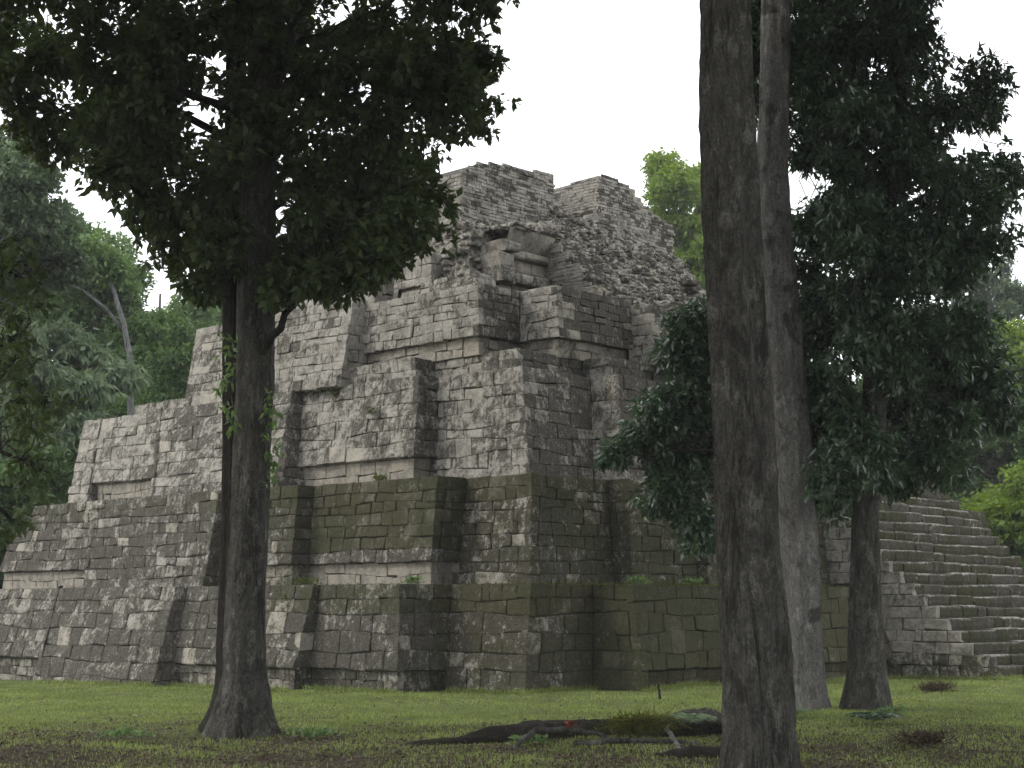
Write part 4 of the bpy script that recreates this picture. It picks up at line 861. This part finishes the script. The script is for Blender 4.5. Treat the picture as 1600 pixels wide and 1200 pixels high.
# plants on the ledges
for i, (a, b, z, r, nn, lab) in enumerate([(2.9, -.35, 2.0, .3, 150, 'leafy weeds on the lowest ledge nearest the corner'), (4.6, -.45, 2.0, .22, 110, 'small leafy weed in the middle of the mossy right ledge'),
        (6.1, -.75, 2.0, .22, 100, 'leafy weed on the right ledge next to the hanging branches'), (7.3, -.75, 2.0, .3, 130, 'low weeds on the right ledge close to the big trunk'),
        (-.05, 3.0, 2.0, .22, 90, 'weed at the foot of the second terrace beside the inner corner'), (-.6, 5.6, 2.0, .35, 130, 'grassy weeds along the pale plinth on the lowest ledge'),
        (.75, 4.8, 4.17, .22, 90, 'green sprigs on the mossy ledge under the pale plinth')]):
    tuft('ledge_weed', lab, 'weed', W(a, b, z), r * .8, .12, nn, .11, .045, 'leaf_mid' if i < 5 else 'moss', 100 + i, .8)
    if i == 5: bpy.data.objects['ledge_weed.005']['kind'] = 'stuff'
for i, (a, b, z, lab) in enumerate([(1.22, 5.6, 5.75, 'green sprig growing from the third terrace wall'), (1.5, 7.2, 6.3, 'moss tuft near the top of the third terrace'), (1.02, .35, .9, 'tiny bright sprig on the mossy base wall'), (-1.25, 5.4, 1.65, 'pale green sprig on the lowest terrace by the left trunk')]):
    tuft('wall_sprig', lab, 'weed', W(a - .05, b, z), .1, .12, 45, .09, .035, 'moss', 130 + i, .2)
# moss cushions on the lowest ledge rim
x_, F_, k_ = [], [], 0
rg = np.random.default_rng(8); rim = [(2.33, .3, 2.33, -.68), (2.33, -.68, 5.81, -.68), (5.81, -1.09, 9.5, -1.09), (.5, .3, 2.33, .3), (.5, .3, .5, 2.4), (-.88, 2.44, -.88, 4.8)]
bs = []
for (a0, b0, a1, b1), dn in zip(rim, (300, 900, 700, 260, 200, 120)):
    t = rg.uniform(0, 1, dn); a = a0 + (a1 - a0) * t + rg.normal(0, .05, dn); b = b0 + (b1 - b0) * t + rg.normal(.02, .05, dn)
    bs.append(np.array([W(p, q, 1.99) for p, q in zip(a, b)]))
bs = np.concatenate(bs); n = len(bs); d = nrm(np.stack([rg.normal(0, .7, n), rg.normal(0, .7, n) - .3, rg.normal(.5, .6, n)], 1)); V, F = leaf_mesh(bs, d, rg.uniform(.02, .06, n), rg.uniform(.012, .03, n), rg)
props(mesh_np('ledge_moss', V, F, M['moss'], PYR, tuple(bs.mean(0))), kind='stuff')
# weeds along the foot of the walls
n = 9000; t = rg.uniform(0, 1, n); seg = [((0, 0), (0, 2)), ((-1.34, 2), (-1.34, 4.57)), ((-1.82, 4.57), (-1.82, 8.56)), ((-2.23, 8.56), (-2.23, 13.3)), ((0, 0), (1.95, 0)), ((1.95, -1.26), (4.9, -1.26)), ((4.9, -1.73), (10.6, -1.73)), ((10.6, -4.1), (14.5, -4.15)), ((10.6, -4.1), (10.6, -1.8))]
L_ = np.array([hypot(q[0] - p[0], q[1] - p[1]) for p, q in seg]); si = rg.choice(len(seg), n, p=L_ / L_.sum())
P_ = np.array([W(seg[i][0][0] + (seg[i][1][0] - seg[i][0][0]) * u, seg[i][0][1] + (seg[i][1][1] - seg[i][0][1]) * u, 0) for i, u in zip(si, t)]); P_[:, 0] += rg.normal(0, .06, n); P_[:, 1] += rg.normal(-.12, .07, n); P_[:, 2] = ground_z(P_[:, 0], P_[:, 1])
d = nrm(np.stack([rg.normal(0, .7, n), rg.normal(0, .7, n), rg.normal(1, .5, n)], 1)); V, F = leaf_mesh(P_, d, rg.uniform(.03, .15, n), rg.uniform(.012, .03, n), rg)
props(mesh_np('foot_weeds', V, F, M['grass']), 'fringe of weeds along the foot of the walls', 'weeds', kind='stuff')

# vines on the left trunk
for i, (z0, z1, sx, lab) in enumerate([(3.9, 5.0, -.24, 'small leafy climber on the left side of the twin trunk'), (3.2, 4.3, .22, 'small leafy climber on the right side of the twin trunk')]):
    root = empty('climber', (-3.38 + sx * 1.3, 19.75, z0), label=lab, cat='climbing plant'); m = MB()
    c = [(-3.38 + sx + .02 * sin(k * 2), 19.72, z0 + (z1 - z0) * k / 6) for k in range(7)]; tube(m, c, [.01] * 7, 5); m.build('stem', M['bark'], root, loc=c[0])
    crown_part(root, [(c[k][0] + sx * (.25 if i else .15), 19.66, c[k][2], .12) for k in range(0, 7)], M['leaf_mid'], name='leaves', seed=90 + i, dens=60, per=3, L=.12, wd=.05, droop=.6)

# root mound and fallen wood in the foreground
def wood(name, label, cat, pts, rad, mat, seg=12, wob=.1, parts=None):
    m = MB(); rg = np.random.default_rng(len(label)); P = []; R = []
    for i in range(len(pts) - 1):
        for k in range(5):
            t = k / 5; P.append(np.array(pts[i]) * (1 - t) + np.array(pts[i + 1]) * t + rg.normal(0, .008, 3)); R.append(rad[i] * (1 - t) + rad[i + 1] * t)
    P.append(np.array(pts[-1])); R.append(rad[-1]); tube(m, P, R, seg, wob, rg)
    return props(m.build(name, M[mat], None, loc=pts[0], smooth=True), label, cat)
wood('surface_root', 'long dark earthy root mound crossing the foreground lawn', 'root', [(-.85, 18.6, -.08), (-.4, 18.7, .02), (.3, 18.9, .06), (1.0, 19.2, .08), (1.9, 19.6, .08), (2.9, 20.3, .06), (3.4, 20.8, -.1)], [.06, .11, .13, .12, .12, .12, .05], 'bark_dark', 16, .3)
wood('fallen_branch', 'pale bent branch arching from the lawn onto the root mound', 'branch', [(-.02, 17.7, -.03), (.14, 18.0, .09), (.3, 18.2, .17), (.7, 18.35, .15), (1.0, 18.4, .10), (1.25, 18.3, .03)], [.02, .032, .036, .032, .026, .014], 'bark')
wood('fallen_branch', 'thin weathered branch lying along the right of the root mound', 'branch', [(.7, 18.0, .02), (1.2, 18.0, .06), (1.8, 18.1, .05), (2.2, 18.3, .0)], [.03, .035, .03, .015], 'bark')
wood('fallen_stick', 'short straight stick leaning beside the olive tuft', 'stick', [(1.82, 18.6, .15), (1.86, 17.9, .08), (1.84, 17.0, .0)], [.03, .028, .022], 'bark_pale')
wood('log', 'dark log half hidden behind the big ribbed trunk', 'log', [(1.55, 16.9, -.02), (1.9, 16.7, .05), (2.5, 16.6, .05)], [.04, .07, .075], 'bark_dark')
wood('surface_root', 'knotted root rising behind the big ribbed trunk', 'root', [(1.6, 19.3, .0), (2.1, 19.4, .2), (2.5, 19.6, .22), (3.0, 20, .0)], [.08, .1, .1, .06], 'bark')
wood('surface_root', 'small root spur left of the root mound', 'root', [(-1.3, 18.3, -.03), (-.9, 18.45, .02), (-.5, 18.6, .0)], [.02, .035, .05], 'bark_dark')
wood('stake', 'thin dark stake standing in the lawn by the wall', 'stake', [(2.54, 27, -.05), (2.53, 27, .25)], [.028, .018], 'bark_dark', 7)
tuft('grass_tuft', 'olive green tuft on top of the root mound', 'grass tuft', (1.5, 18.5, .12), .34, .16, 900, .20, .016, 'olive', 200, .25)
tuft('grass_tuft', 'dark dry tuft alone on the lawn in front of the stairs', 'grass tuft', (7.86, 29, 0), .3, .12, 700, .16, .012, 'litter', 201, .7)
tuft('grass_tuft', 'dark tuft with dead leaves in the right foreground', 'grass tuft', (4.75, 18.2, 0), .28, .1, 500, .14, .02, 'litter', 202, .6)['kind'] = 'stuff'
tuft('red_leaf', 'single fallen red leaf on the root mound', 'leaf', (.68, 18.75, .18), .03, .02, 4, .11, .06, 'red', 203, .2)
fern('fern', 'green fern at the foot of the glossy-leaved tree', (4.95, 21.4, .02), 9, .42, 'leaf_gloss', 5)
fern('fern', 'grey-green fern on the roots behind the big ribbed trunk', (2.15, 18.9, .18), 8, .38, 'leaf_grey', 6)
fern('fern', 'small fern between the pale trunk and the ribbed one', (4.0, 22.6, .02), 7, .34, 'leaf_grey', 7)
for i, (x, y, r, lab) in enumerate([(5.7, 23.3, .25, 'green weeds right of the stair-side trunk base'), (-2.4, 19.2, .3, 'low weeds to the right of the twin trunk foot'), (-4.7, 19.0, .3, 'low weeds to the left of the twin trunk foot'), (.2, 18.2, .2, 'small green sprouts in front of the root mound'), (1.9, 20.4, .3, 'leafy sprouts behind the root mound')]):
    tuft('ground_weed', lab, 'weed', (x, y, 0), r, .08, 140, .09, .04, 'leaf_mid', 210 + i, .7)['kind'] = 'stuff'

# ------------------------------------------------------------------ thin haze of the wood
t = NT('haze'); pv = t.n('ShaderNodeVolumePrincipled'); pv.inputs['Color'].default_value = (.93, .96, 1, 1); pv.inputs['Density'].default_value = .0006; t.l(pv.outputs[0], t.out.inputs['Volume'])
V = [(x, y, z) for z in (-1.5, 32) for x, y in ((-70, -14), (70, -14), (70, 110), (-70, 110))]
props(mesh_np('haze', V, BOXF, t.m), kind='stuff')
